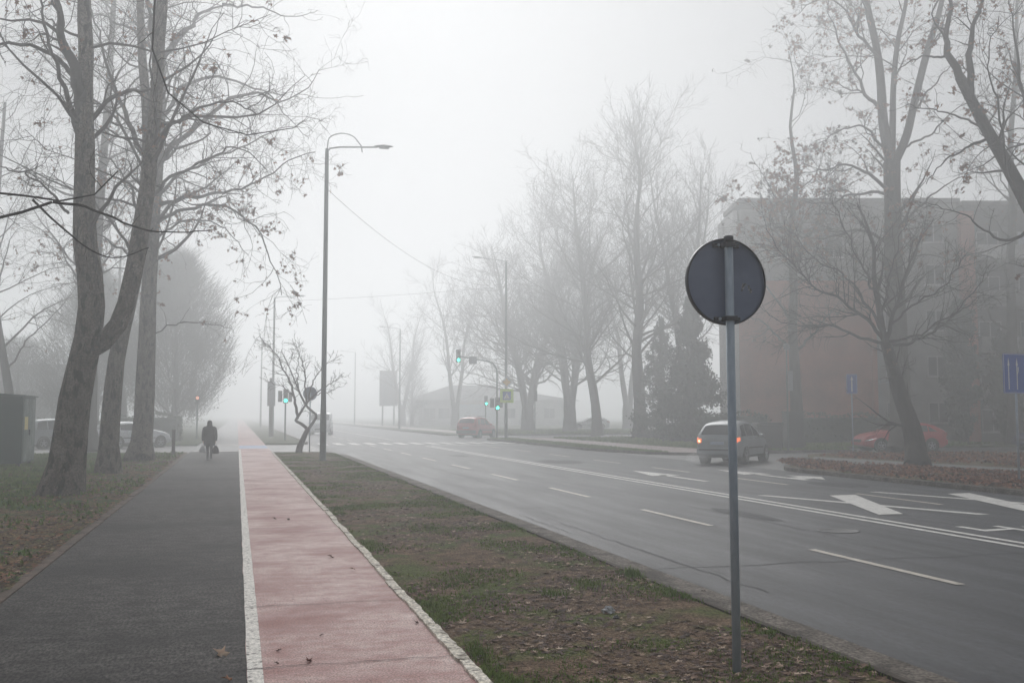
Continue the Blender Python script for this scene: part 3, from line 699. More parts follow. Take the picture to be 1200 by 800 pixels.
# --- big plane behind it, with brown leaves
b = gr(1056,531); d = 46.5
build_tree('plane_tree', 'big plane tree with brown leaf clumps forking into three high stems', b, [
    (ground_to(b, px(d,(1056,533),(1056,480),(1053,420),(1050,350),(1047,290),(1046,240),(1045,190))), .47, .37, 1),
    (px(d,(1045,195),(1036,150),(1032,95),(1026,50),(1015,0),(1008,-60),(1000,-140)), .24, .08, 2),
    (px(d,(1045,195),(1046,150,.4),(1047,100,.8),(1052,50,1),(1062,0,1.2),(1066,-70,1.4)), .17, .06, 2),
    (px(d,(1046,195),(1062,160,-.3),(1074,110,-.5),(1088,55,-.8),(1103,5,-1),(1115,-70,-1)), .21, .08, 2),
    (px(d,(1043,222),(1018,205,-1),(995,194,-1.5),(965,198,-2),(935,205,-3)), .10, .02, 0),
    (px(d,(1040,180),(1015,150,0),(1000,148,.5),(975,158,1),(950,175,1.4)), .08, .02, 0),
    (px(d,(1033,130),(1015,110,1),(990,65,1.5),(975,25,2),(960,-20,2)), .10, .03, 0),
    (px(d,(1030,70),(1005,40,-1),(985,8,-1.5),(960,0,-2),(930,20,-2.4)), .09, .02, 0),
    (px(d,(1070,130),(1095,100,.5),(1115,75,.8),(1140,60,1)), .06, .02, 0),
    (px(d,(1062,172),(1090,158,-1),(1120,128,-2),(1150,120,-3)), .06, .02, 0),
    (px(d,(1042,230),(1010,225,1),(970,240,2),(930,235,3),(890,250,4)), .08, .02, 0),
    (px(d,(1048,270),(1075,245,0),(1110,215,0),(1150,200,0)), .08, .02, 0),
    (px(d,(1047,290),(1010,270,0),(960,280,.5),(910,265,1),(872,230,1)), .08, .02, 0)],
    32, None, bark='bark_mid', nleaf=7500, leafsize=.12, leafm='leaf_brown', leafbox=lambda P: (P[:,0]-P[:,1]*.64 < -.5) | (np.random.default_rng(1).random(len(P)) < .35),
    lv1=dict(LV1, per_m=1.3, tmin=.35, rmin=.014, lr=.5), lv2=dict(LV2, rmin=.010), lv3=dict(LV3, rmin=.008), lv4=dict(LV4, per_m=3.0, rmin=.007))
# --- tree outside the right edge whose limb leans in
b = np.array([26.6, 21.6, 0.0]); d = 30.0
build_tree('plane_tree', 'tree at the right edge whose thick forked limb leans into the picture', b, [
    (np.vstack([b, b+(0,0,3), b+(-.1,.1,5.5), px(d,(1232,290))]), .36, .26, 1),
    (px(d,(1232,290),(1210,248),(1192,215),(1170,175),(1150,140),(1133,108),(1124,90)), .25, .13, 2),
    (px(d,(1137,114),(1120,84),(1107,62),(1110,35,.3),(1112,0,.4),(1118,-70,.6)), .15, .05, 0),
    (px(d,(1138,116),(1137,60,-.4),(1141,30,-.5),(1152,0,-.6),(1164,-60,-.8)), .13, .05, 0),
    (px(d,(1232,290),(1220,200,.5),(1200,120,.8),(1188,60,1),(1182,-30,1)), .14, .05, 0),
    (px(d,(1107,66),(1082,66,-.2),(1066,72,-.3),(1052,82,-.4)), .04, .012, 0),
    (px(d,(1150,150),(1120,134,.4),(1090,128,.8),(1060,122,1)), .04, .012, 0),
    (px(d,(1160,160),(1130,175,.4),(1105,190,.6),(1085,215,.8)), .05, .012, 0),
    (px(d,(1215,262),(1190,280,-.4),(1160,275,-.6),(1125,250,-1),(1090,240,-1.2)), .06, .012, 0),
    (px(d,(1200,240),(1180,200,-1),(1175,150,-1.5),(1160,80,-2),(1165,20,-2)), .06, .015, 0)],
    33, None, bark='bark_dark', nleaf=700, leafsize=.12, leafm='leaf_brown',
    lv1=dict(LV1, per_m=1.3, tmin=.25, lmax=3.4), lv2=LV2, lv3=LV3, lv4=dict(LV4, per_m=3.5))
# --- faint tree by the pale building, right edge
b = gr(1188,521); d = b@np.array([math.sin(PSI),math.cos(PSI),0])
build_tree('bare_tree', 'bare tree before the dark end of the housing block at the right edge', b, [
    (ground_to(b, px(d,(1188,523),(1187,450),(1186,380),(1184,310),(1187,250),(1184,170),(1190,90),(1192,0))), .33, .08, 1),
    (px(d,(1186,390),(1160,370,0),(1145,320,0),(1140,280,0)), .08, .02, 0),
    (px(d,(1185,320),(1155,300,0),(1120,300,0),(1090,290,0)), .08, .02, 0)],
    34, None, bark='bark_dark', nleaf=150, lv1=dict(LV1, per_m=1.4, rmin=.015), lv2=dict(LV2, rmin=.01), lv3=dict(LV3, rmin=.008), lv4=None)
# --- tree before the brick wall
b = gr(933,524); d = b@np.array([math.sin(PSI),math.cos(PSI),0])
build_tree('bare_tree', 'bare tree standing on the grass before the red brick wall', b, [
    (ground_to(b, px(d,(935,525),(934,480),(931,430),(929,385),(930,330),(927,270),(934,210),(926,150),(931,100),(924,60))), .33, .02, 1),
    (px(d,(930,300),(915,250,0),(900,215,0),(880,180,0)), .09, .02, 0),
    (px(d,(930,320),(950,270,0),(965,230,0),(975,180,0)), .09, .02, 0),
    (px(d,(930,412),(912,395,0),(890,375,0),(868,372,0)), .09, .02, 0),
    (px(d,(930,415),(950,395,0),(970,370,0),(985,350,0)), .09, .02, 0),
    (px(d,(929,380),(905,345,0),(880,320,0),(860,290,0)), .09, .02, 0)],
    35, None, bark='bark_mid', nleaf=900, leafsize=.17, leafm='leaf_dark', lv1=dict(LV1, per_m=1.6, rmin=.015), lv2=dict(LV2, rmin=.011), lv3=dict(LV3, rmin=.009), lv4=dict(LV4, per_m=2, rmin=.008))

# --- foggy row on the right beyond the junction
def upright(name, label, bx, by, dbase_px, top, seed, stems=1, spread=.22, r=.38, group=None, dens=1.0, low=.18, ang=42, lean=(0,0), nleaf=0):
    b = np.array([bx, by, 0.0]); rr_ = np.random.default_rng(seed); S_ = []
    hsplit = top*.14
    if stems == 1:
        P = [b+np.array([lean[0]*t+rr_.normal(0,.14)*(t > 0), lean[1]*t+rr_.normal(0,.14)*(t > 0), top*t]) for t in np.linspace(0,1,8)]
        S_.append((np.array(P), r, .04, 1))
    else:
        S_.append((np.array([b, b+(0,0,hsplit*.6), b+(0,0,hsplit)]), r*1.15, r, 1))
        for k in range(stems):
            a = 2*math.pi*k/stems+.5; hh = top*rr_.uniform(.82,1)
            q = [b+np.array([math.cos(a)*r*.45, math.sin(a)*r*.45, hsplit*.8])]
            for t in (.25,.45,.65,.85,1): q.append(b+np.array([math.cos(a)*spread*hh*t*.7+rr_.normal(0,.2), math.sin(a)*spread*hh*t*.7+rr_.normal(0,.2), hsplit+(hh-hsplit)*t]))
            S_.append((np.array(q), r*.62, .03, 2))
    return build_tree(name, label, b, S_, seed, group, bark='bark_mid', nleaf=nleaf, leafsize=.16, K0=18, flare=.28,
        lv1=dict(per_m=2.3*dens, ang=ang+4, lr=.47, trop=.65, wander=.35, tmin=low, rr=.30, rmin=.022, lmax=9),
        lv2=dict(per_m=1.9, ang=38, lr=.52, trop=.6, wander=.45, tmin=.10, rr=.5, rmin=.015, lmax=4),
        lv3=dict(per_m=2.2, ang=38, lr=.55, trop=.3, wander=.5, tmin=.12, rr=.55, rmin=.012, lmax=1.9),
        lv4=dict(per_m=1.6, ang=40, lr=.5, trop=.1, wander=.5, tmin=.2, rr=.6, rmin=.011, lmax=.9), S=12)
ROW_R = 'misty bare trees beyond the junction on the right'
upright('bare_tree', 'tallest misty tree beyond the junction with a straight thick trunk and pointed crown', 28.9, 69.1, 0, 22.8, 41, 1, r=.50, group=ROW_R, dens=1.3, low=.2, ang=48)
upright('bare_tree', 'misty tree with a leaning single trunk between the multi stemmed tree and the tallest one', 29.2, 79.0, 0, 22, 42, 1, r=.44, lean=(-2.2,0), group=ROW_R, dens=1.2, ang=45)
upright('bare_tree', 'multi stemmed misty tree right of the yellow green crossing sign', 31.8, 94, 0, 22, 43, 4, spread=.30, r=.56, group=ROW_R, dens=1.3, low=.1, ang=50)
upright('bare_tree', 'pale tree with a low forked side limb behind the white car in the mist', 45.3, 112, 0, 22, 44, 2, spread=.3, r=.6, group=ROW_R)
upright('bare_tree', 'tall twiggy tree rising behind the dark conifer', 36.0, 75.5, 0, 23.0, 45, 3, spread=.2, r=.5, group=ROW_R, dens=1.0, ang=42)
upright('bare_tree', 'faint spreading tree leaning over the right lamp post in the fog', 29.5, 101, 0, 21, 46, 4, spread=.42, r=.6, group=ROW_R, dens=1.2, low=.08, ang=55)
upright('bare_tree', 'ghostly bare tree behind the low pavilion roof', 27.5, 128, 0, 21, 47, 2, spread=.3, r=.5, group=ROW_R)
upright('bare_tree', 'ghostly bare tree at the far end of the right roadside', 24, 150, 0, 20, 48, 2, spread=.3, r=.5, group=ROW_R)

# ------------------------------------------------------------------ dense crowns, conifers, hedges
def conifer(name, label, b, h, w, seed, n=9000, cat='conifer', narrow=False, group=None):
    b = np.array(b, float); r = np.random.default_rng(seed); root = thing(name, label, cat, b, 0, group)
    P = np.array([(0,0,-.1),(0.05,0,h*.5),(0,0,h)]); P = resample(P, 12)
    trunk_mesh('trunk', P, np.linspace(w*.07+.08,.02,12), M['bark_dark'], root, 10, seed)
    nb = int(85*h/8); V = []; C = []
    B = []
    for i in range(nb):
        t = (i+r.random())/nb; z = h*(.04+.95*t); a = r.random()*6.283
        L_ = w*.5*((1-t)**(.8 if not narrow else .35))*r.uniform(.65,1.15)+.12
        if narrow: L_ *= min(1, .5+2*t)
        drop = -.25 if not narrow else .9
        q = [(0,0,z)]
        for k in range(1,5):
            u = k/4; q.append((math.cos(a)*L_*u, math.sin(a)*L_*u, z+drop*L_*u+(.25*L_*u*u if not narrow else 0)))
        B.append(q)
        m_ = int(n/nb*(L_/(w*.5)+.25))
        u = r.random(m_)**.6; side = r.normal(0,1,m_)*L_*.20
        C.append(np.stack([math.cos(a)*L_*u-math.sin(a)*side, math.sin(a)*L_*u+math.cos(a)*side, z+drop*L_*u+.25*L_*u*u*(not narrow)+r.normal(0,.07*w*.5,m_)-np.abs(side)*.3], 1))
    Vv, Q = tubes(np.array(B), np.repeat(np.linspace(.035,.01,5)[None], len(B), 0), 3)
    mesh_np('branches', Vv, Q, M['bark_dark'], root)
    C = np.concatenate(C)
    leaves_mesh('needles', C, r.uniform(.06,.20,len(C)), M['needle'], root, r, simple=True)
    return root
conifer('spruce_tree', 'dark spruce left of the red brick wall behind the round sign', (27.2,57.0,0), 9.0, 5.2, 51, 42000)
conifer('spruce_tree', 'smaller dark spruce just behind the larger one beyond the round sign', (29.0,65.5,0), 8.6, 4.6, 53, 20000)
conifer('cypress_tree', 'tall dark cypress against the housing block behind the navy car', (42.8,51.5,0), 8.6, 2.6, 52, 26000, narrow=True)
conifer('cypress_tree', 'second dark cypress just right of the taller one by the block', (45.3,50.5,0), 6.6, 2.8, 54, 20000, narrow=True)
def shrub_crown(name, label, b, h, w, z0, seed, n, leafm='hedge', size=(.05,.13), cat='tree', group=None, bare=True):
    """dense crown: trunk, many fine upward twigs and small leaves in an uneven egg of foliage"""
    b = np.array(b, float); r = np.random.default_rng(seed); root = thing(name, label, cat, b, 0, group)
    P = resample(np.array([(0,0,-.1),(.1,0,h*.3),(0,.1,h*.8)]), 10)
    trunk_mesh('trunk', P, np.linspace(.30,.05,10), M['bark_dark'], root, 10, seed)
    T = Tree(seed)
    P1, R1 = T.children(P[None], np.linspace(.3,.06,10)[None], K=8, per_m=3.2, ang=48, lr=.55, trop=.8, wander=.4, tmin=.12, rr=.35, rmin=.02, lmax=w*.62)
    P2, R2 = T.children(P1, R1, K=6, per_m=2.2, ang=42, lr=.5, trop=.3, wander=.5, tmin=.15, rr=.5, rmin=.013, lmax=2)
    P3, R3 = T.children(P2, R2, K=4, per_m=3.0, ang=42, lr=.5, trop=.1, wander=.5, tmin=.15, rr=.5, rmin=.011, lmax=.9)
    V, Q = merge([tubes(P1,R1,5), tubes(P2,R2,4), tubes(P3,R3,3)]); mesh_np('branches', V, Q, M['twig'], root, smooth=True)
    nc = 420; ca = r.random(nc)*6.283; cz = r.random(nc)**.8; env = w*.5*np.sin(np.pi*np.clip(.08+.9*cz,0,1)**.75)**.8
    cr_ = env*np.sqrt(r.random(nc))*r.uniform(.8,1.12,nc)
    cc = np.stack([np.cos(ca)*cr_, np.sin(ca)*cr_, z0+(h-z0)*cz], 1)
    k = r.integers(0, nc, n); C = cc[k]+r.uniform(-1,1,(n,3))*np.array([.6,.6,1.2])
    C[:,2] = np.maximum(C[:,2], .4)
    m_ = n//7; k = r.integers(0, nc, m_); S0 = cc[k]+r.uniform(-.7,.7,(m_,3)); S0[:,2] = np.maximum(S0[:,2], .6)
    out_ = norm(S0*np.array([1,1,0])+1e-6); D_ = norm(out_*r.uniform(.1,.8,(m_,1))+np.array([0,0,1.])+r.normal(0,.25,(m_,3)))
    Ln = r.uniform(.5,1.5,(m_,1)); ts = np.linspace(0,1,4)[None,:,None]
    PT = S0[:,None,:]+D_[:,None,:]*Ln[:,None,:]*ts+out_[:,None,:]*(Ln[:,None,:]*.25*ts*ts)
    V, Q = tubes(PT, np.repeat(np.linspace(.014,.006,4)[None], m_, 0), 3); mesh_np('twigs', V, Q, M[leafm], root)
    C = C[:int(n*.6)]; C[:,:2] = np.where(np.abs(C[:,:2]) > w*.5, C[:,:2]*.9, C[:,:2]); n = len(C)
    leaves_mesh('leaves', C, r.uniform(size[0],size[1],n), M[leafm], root, r, simple=True)
    return root
GL = 'dense misty trees beyond the cars on the left'
shrub_crown('leafy_tree', 'broad dense tree in the mist closest to the footpath beyond the hedge', (-4.9,84,0), 14.0, 9.5, 1.6, 61, 70000, 'hedge_far', group=GL)
shrub_crown('leafy_tree', 'dense misty tree half hidden behind the straight plane trunk', (-11.0,86,0), 12.5, 9, 1.5, 62, 45000, 'hedge_far', group=GL)
shrub_crown('leafy_tree', 'dense misty tree farthest along the footpath', (-6.0,104,0), 14.5, 9, 1.5, 63, 26000, 'hedge_far', group=GL)
shrub_crown('leafy_tree', 'low bushy tree in the fog at the left behind the hut', (-24,92,0), 8.5, 9, 1.5, 64, 16000, 'hedge_far', group=GL)
shrub_crown('leafy_tree', 'bushy tree in the mist between the hut and the forked trunk', (-18.5,95,0), 7.5, 8, 1.2, 65, 16000, 'hedge_far', group=GL)
shrub_crown('leafy_tree', 'dim round tree beside the tall billboard in the fog', (25.5,150,0), 9.0, 5, 1.5, 66, 9000, 'hedge_far', group='dim trees in the fog')
def hedge(name, label, x0, x1, y0, y1, h, seed, dens=60, group=None):
    b = ((x0+x1)/2, (y0+y1)/2, 0); r = np.random.default_rng(seed); root = thing(name, label, 'hedge', b, 0, group)
    w, d_ = (x1-x0)/2, (y1-y0)/2
    core = MB(); core.box(-w+.12, w-.12, -d_+.12, d_-.12, -.05, h-.15, .1); core.build('hedge_core', M['needle'], root)
    area = (2*w*h+2*d_*h)*2+4*w*d_; n = int(area*dens); n = min(n, 14000)
    C = np.stack([r.uniform(-w,w,n), r.uniform(-d_,d_,n), r.uniform(0,h,n)], 1)
    f = r.integers(0,5,n)
    C[f==0,0] = -w; C[f==1,0] = w; C[f==2,1] = -d_; C[f==3,1] = d_; C[f==4,2] = h
    C[f==2,1] = -d_
    C += r.normal(0,.06,(n,3)); C[:,2] += .12*np.sin(C[:,0]*2.1)*(C[:,2] > h*.8); C[:,2] = np.maximum(C[:,2], .02)
    leaves_mesh('foliage', C, r.uniform(.07,.17,n), M['hedge'], root, r, simple=True)
    return root
GH = 'clipped hedges'
hedge('hedge', 'clipped hedge at the left beside the footpath behind the parked hatchback', -8.2, -3.6, 68.5, 70.5, 1.7, 71, group=GH)
hedge('hedge', 'long low hedge behind the left parking place', -24, -9.0, 71, 72.5, 1.35, 72, 40, group=GH)
hedge('hedge', 'clipped hedge beside the dark spruce beyond the round sign', 26.2, 30.6, 53.2, 54.6, 1.8, 73, group=GH)
hedge('hedge', 'dark hedge along the foot of the red brick wall', 31.8, 39.6, 52.2, 53.6, 1.7, 74, group=GH)

# ------------------------------------------------------------------ cars
class Car:
    """body lofted from a side profile; windows, lamps and trim are patches that follow the same surface"""
    def __init__(s, L, W, H_, top, belt, cabin, wf=None, tumble=.30, bot=.24):
        s.L, s.W, s.H, s.tumble, s.bot = L, W/2, H_, tumble, bot
        s.top = np.array(top); s.belt = np.array(belt); s.cabin = cabin
        s.wf = np.array(wf or [(0,.80),(.012,.90),(.05,.97),(.15,1),(.8,1),(.92,.95),(.975,.84),(1,.66)])
        s.NV = 28
    def sec(s, u):
        """right half section at station u (0 rear, 1 front), from sill to roof centre: list of (y,z)"""
        w = s.W*np.interp(u, s.wf[:,0], s.wf[:,1]); zt = np.interp(u, s.top[:,0], s.top[:,1]); zb = min(np.interp(u, s.belt[:,0], s.belt[:,1]), zt-.015)
        b0 = s.bot + .12*max(0,(u-.9)/.1) + .10*max(0,(.06-u)/.06)
        hgt = zt-zb; wr = max(w-s.tumble*hgt, w*.55) if hgt > .05 else w*.9
        k = min(1, hgt/.3)
        pts = [(w*.90,b0),(w*.985,b0+.05),(w*1.0,b0+.22),(w*1.0,(b0+zb)/2+.08),(w*.985,zb-.05),(w*.955,zb)]
        rt = .10*k+.02
        pts += [(w*.955+(wr-w*.955)*.5, zb+(hgt-rt)*.5), (wr, zt-rt), (wr-.04*k-.01, zt-rt*.45), (wr-.13*k-.05, zt-rt*.12), (wr*.45, zt+.012*k), (0, zt+.02*k)]
        return np.array(pts)
    def P(s, u, v):
        """v 0..11 along the half section, sign carried by side"""
        q = s.sec(u); i = min(int(abs(v)), 10); f = abs(v)-i
        p = q[i]*(1-f)+q[i+1]*f
        return np.array([(u-.5)*s.L, p[0], p[1]])
    def nrm(s, u, v, side):
        e = .004; a = s.P(min(u+e,1),v)-s.P(max(u-e,0),v); b = s.P(u,min(v+.05,11))-s.P(u,max(v-.05,0))
        n = np.cross(a,b); n = n/max(np.linalg.norm(n),1e-9)
        c = s.P(u,v)-np.array([s.P(u,v)[0],0,.7])
        if n@c < 0 and abs(n@c) > 1e-6: n = -n
        return n
    def patch(s, name, corners, m, parent, off=.008, side=1, nu=8, nv=4, z=None):
        """corners (u,z-ish v) quad: (u0,v0),(u1,v0b),(u1b,v1),(u0b,v1)"""
        mb = bmesh.new(); g = []
        (ua,va),(ub,vb),(uc,vc),(ud,vd) = corners
        for j in range(nv+1):
            t = j/nv; row = []
            for i in range(nu+1):
                r = i/nu
                u = (ua*(1-r)+ub*r)*(1-t)+(ud*(1-r)+uc*r)*t; v = (va*(1-r)+vb*r)*(1-t)+(vd*(1-r)+vc*r)*t
                p = s.P(u,v)+s.nrm(u,v,1)*off; p[1] *= side; row.append(mb.verts.new(p))
            g.append(row)
        for j in range(nv):
            for i in range(nu): mb.faces.new((g[j][i],g[j][i+1],g[j+1][i+1],g[j+1][i])).smooth = True
        bmesh.ops.recalc_face_normals(mb, faces=mb.faces)
        me = bpy.data.meshes.new(name); mb.to_mesh(me); mb.free(); me.materials.append(m)
        return link(bpy.data.objects.new(name, me), parent)
    def screen(s, name, u0, u1, frac, m, parent, off=.012, nu=6, nv=10):
        """front or rear window: spans the width over the sloping profile from u0 to u1"""
        mb = bmesh.new(); g = []
        for i in range(nu+1):
            u = u0+(u1-u0)*i/nu; q = s.sec(u); zt = np.interp(u, s.top[:,0], s.top[:,1]); wr = q[8][0]
            e = .004; za = np.interp(min(u+e,1), s.top[:,0], s.top[:,1]); zb = np.interp(max(u-e,0), s.top[:,0], s.top[:,1])
            n = np.array([-(za-zb), 2*e*s.L]); n /= np.linalg.norm(n)
            row = []
            for j in range(nv+1):
                y = (j/nv*2-1)*wr*frac; yy = abs(y)
                z = np.interp(-yy, -q[7:,0], q[7:,1])
                row.append(mb.verts.new(((u-.5)*s.L+n[0]*off, y, z+n[1]*off)))
            g.append(row)
        for i in range(nu):
            for j in range(nv): mb.faces.new((g[i][j],g[i+1][j],g[i+1][j+1],g[i][j+1])).smooth = True
        bmesh.ops.recalc_face_normals(mb, faces=mb.faces)
        me = bpy.data.meshes.new(name); mb.to_mesh(me); mb.free(); me.materials.append(m)
        return link(bpy.data.objects.new(name, me), parent)
    def body(s, m, parent):
        us = sorted(set(list(np.linspace(0,1,44))+list(s.top[:,0])+[.006,.012,.994])); mb = bmesh.new(); rings = []
        for u in us:
            q = s.sec(u); x = (u-.5)*s.L
            bow = .05*(1 if u < .02 else 0)*0
            ring = [mb.verts.new((x, -y, z)) for y, z in q[:-1]] + [mb.verts.new((x, y, z)) for y, z in q[::-1]]
            rings.append(ring)
        n = len(rings[0])
        for a, c in zip(rings, rings[1:]):
            for k in range(n):
                mb.faces.new((a[k],a[(k+1)%n],c[(k+1)%n],c[k])).smooth = (k != n-1)
        mb.faces.new(rings[0]); mb.faces.new(rings[-1])
        bmesh.ops.recalc_face_normals(mb, faces=mb.faces)
        me = bpy.data.meshes.new('body'); mb.to_mesh(me); mb.free(); me.materials.append(m)
        return link(bpy.data.objects.new('body', me), parent)

def wheel(parent, x, y, side, r=.31, w=.2):
    mb = MB(); y0, y1 = (y-w*side, y+.012*side)
    mb.lathe([(r*.6,y0),(r*.96,y0),(r,y0+.03*side),(r,y1-.03*side),(r*.95,y1),(r*.68,y1),(r*.66,y1-.03*side)], 'y', 24, (x,0,r))
    t = mb.build('wheel', M['tyre'], parent)
    mb = MB()
    mb.lathe([(r*.66,y1-.05*side),(r*.66,y1-.002*side),(r*.60,y1+.004*side),(r*.57,y1-.025*side),(.001,y1-.028*side)], 'y', 24, (x,0,r))
    for k in range(5):
        a = 2*math.pi*k/5+.3; c, s_ = math.cos(a), math.sin(a)
        v = [(r*.06,-r*.10),(r*.58,-r*.07),(r*.58,r*.07),(r*.06,r*.10)]
        mb.prism([(x+p*c-q*s_, r+p*s_+q*c) for p, q in v], y1-.026*side, y1+.004*side, 'y')
    mb.build('rim', M['rim'], t)
def arches(car, parent, xs, r=.37):
    for x in xs:
        for sd in (1,-1):
            mb = MB(); yy = car.W*1.0
            mb.lathe([(r,yy*sd-.25*sd),(r,yy*sd+.004*sd),(r-.02,yy*sd+.006*sd)], 'y', 28, (x,0,.32))
            mb.build('wheel_arch', M['arch'], parent)
def make_car(name, label, cat, style, paint_m, loc, heading, group=None, tails='tail', rear=True, front=True, plate=True, sill=True):
    """heading: degrees clockwise from the road direction (+Y)"""
    root = thing(name, label, cat, loc, R(90-heading), group)
    if style == 'mpv':
        c = Car(4.28,1.72,1.62,[(0,.86),(.004,.96),(.02,1.06),(.055,1.27),(.095,1.45),(.14,1.54),(.22,1.59),(.35,1.62),(.48,1.60),(.60,1.46),(.73,1.18),(.80,1.06),(.90,.96),(.97,.80),(1,.62)],
                [(0,1.0),(.1,1.0),(.5,.97),(.75,.93),(1,.6)], None, tumble=.32)
        wx = (-1.30, 1.42); rw = (.026,.092); fw = (.605,.755)
        sides = [((.11,5.25),(.245,5.25),(.25,7.0),(.135,7.0)), ((.26,5.25),(.46,5.25),(.455,7.05),(.265,7.05)), ((.475,5.25),(.715,5.25),(.62,6.6),(.47,7.05))]
        tl = ((.0,3.5),(.045,3.7),(.055,5.2),(.012,5.2))
    elif style == 'suv':
        c = Car(4.25,1.77,1.62,[(0,.92),(.004,1.0),(.015,1.08),(.06,1.36),(.10,1.52),(.15,1.60),(.3,1.64),(.50,1.61),(.58,1.52),(.70,1.14),(.80,1.05),(.92,.97),(.98,.82),(1,.62)],
                [(0,1.04),(.1,1.03),(.5,.98),(.72,.95),(1,.6)], None, tumble=.26)
        wx = (-1.30,1.32); rw = (.03,.09); fw = (.57,.69)
        sides = [((.13,5.25),(.24,5.25),(.24,6.9),(.16,6.8)), ((.255,5.25),(.44,5.25),(.435,7.05),(.26,7.0)), ((.455,5.25),(.67,5.25),(.585,6.6),(.45,7.05))]
        tl = ((.0,3.4),(.05,3.6),(.06,5.4),(.012,5.4))
    elif style == 'hatch':
        c = Car(4.32,1.80,1.45,[(0,.82),(.004,.92),(.02,1.02),(.07,1.16),(.14,1.32),(.22,1.41),(.35,1.45),(.48,1.44),(.56,1.36),(.70,1.03),(.78,.97),(.90,.88),(.97,.76),(1,.55)],
                [(0,.97),(.12,.98),(.5,.91),(.7,.88),(1,.55)], None, tumble=.34, bot=.2)
        wx = (-1.30,1.33); rw = (.03,.13); fw = (.555,.69)
        sides = [((.125,5.3),(.22,5.25),(.225,6.8),(.19,6.4)), ((.235,5.25),(.44,5.25),(.43,7.0),(.24,6.9)), ((.455,5.25),(.665,5.25),(.575,6.5),(.45,7.0))]
        tl = ((.0,3.6),(.06,3.9),(.085,4.9),(.012,5.0))
    elif style == 'van':
        c = Car(4.9,1.95,2.0,[(0,1.6),(.004,1.8),(.015,1.92),(.05,1.98),(.3,2.0),(.70,1.98),(.76,1.88),(.87,1.32),(.90,1.22),(.96,1.08),(1,.7)],
                [(0,1.15),(.5,1.15),(.85,1.10),(1,.7)], None, tumble=.10)
        wx = (-1.5,1.6); rw = None; fw = (.77,.865)
        sides = [((.64,5.25),(.84,5.25),(.78,6.7),(.64,7.0))]
        tl = ((.0,3.2),(.02,3.2),(.02,5.0),(.0,5.0))
    c.body(paint_m, root)
    if style == 'van':
        c.patch('rear_window', ((.002,5.3),(.006,5.3),(.006,6.6),(.002,6.6)), M['glass'], root)
    if rw: c.screen('rear_window', rw[0], rw[1], .86, M['glass'], root)
    c.screen('windscreen', fw[0], fw[1], .90, M['glass'], root)
    for q in sides:
        for sd in (1,-1): c.patch('side_window', q, M['glass'], root, .007, sd)
    arches(c, root, wx)
    for x in wx:
        for sd in (1,-1): wheel(root, x, sd*(c.W+.004), sd)
    # bumpers, sills
    for sd in (1,-1):
        c.patch('sill', ((.17,.3),(.83,.3),(.83,1.25),(.17,1.25)), M['plastic'] if sill else paint_m, root, .006, sd, 12, 3)
        c.patch('door_trim', ((.27,2.55),(.73,2.55),(.73,2.75),(.27,2.75)), M['plastic'], root, .009, sd, 10, 1)
        mb = MB(); mb.box(.12*c.L, .12*c.L+.13, sd*(c.W+.0)-.02, sd*(c.W+.0)+.16*sd if sd > 0 else sd*c.W+.02, .98, 1.10, .03) if sd > 0 else mb.box(.12*c.L, .12*c.L+.13, -c.W-.16, -c.W+.02, .98, 1.10, .03)
        mb.build('wing_mirror', paint_m, root)
        for u_ in (.30,.47):
            c.patch('door_handle', ((u_,4.2),(u_+.035,4.2),(u_+.035,4.45),(u_,4.45)), M['plastic'], root, .02, sd, 3, 1)
    x0 = -c.L/2
    mb = MB(); mb.box(x0-.05, x0+.28, -c.W*.92, c.W*.92, .34, .62, .06); bp = mb.build('rear_bumper', paint_m if style != 'suv' else M['plastic'], root)
    mb = MB(); mb.box(x0-.058, x0-.02, -c.W*.80, c.W*.80, .52, .58, .008); mb.build('bumper_strip', M['plastic'], bp)
    for sd in (1,-1):
        t = c.patch('tail_light', tl, M[tails], root, .018, sd, 6, 5)
        # inner lamp on the rear face
        z0, z1 = (.80,.96) if style != 'van' else (1.0,1.3)
        mb = MB(); mb.box(x0-.016, x0+.05, sd*c.W*.70 if sd > 0 else -c.W*.88, c.W*.88 if sd > 0 else -c.W*.70, z0, z1, .012)
        t2 = mb.build('lamp_lens', M[tails], t)
        if tails == 'tail_on':
            mb = MB(); cc = sd*c.W*.79; mb.box(x0-.022, x0-.012, cc-.035, cc+.035, z0+.03, z0+.10, .004); mb.build('lamp_bulb', M['tail_hot'], t)
    if plate:
        mb = MB(); mb.box(x0-.02, x0+.03, -.26, .26, .74, .85, .004); mb.build('number_plate', M['plate'], root)
    x1 = c.L/2
    mb = MB(); mb.box(x1-.30, x1+.03, -c.W*.80, c.W*.80, .30, .52, .06); mb.build('front_bumper', paint_m, root)
    mb = MB(); mb.box(x1-.12, x1+.036, -c.W*.42, c.W*.42, .46, .60, .02); mb.build('grille', M['plastic'], root)
    for sd in (1,-1):
        c.patch('headlight', ((.90,3.9),(.975,3.6),(.985,4.7),(.91,5.0)), M['headlight'], root, .014, sd, 5, 3)
    return root, c

# silver mpv turning right, tail lights lit
make_car('minivan', 'silver minivan with glowing tail lights turning right behind the round sign', 'car', 'mpv', M['p_silver'], (18.75,35.4,-.102), 45, tails='tail_on')
# red suv at the far junction
r_, c = make_car('red_car', 'small red off-road style car turning right by the far traffic lights', 'car', 'suv', M['p_dkred'], (18.6,78.2,-.102), 38)
for sd in (1,-1):
    MB().tube([(-1.2,sd*.60,1.68),(-1.0,sd*.60,1.71),(.1,sd*.60,1.71),(.3,sd*.60,1.67)], .02, 6).build('roof_rail', M['plastic'], r_)
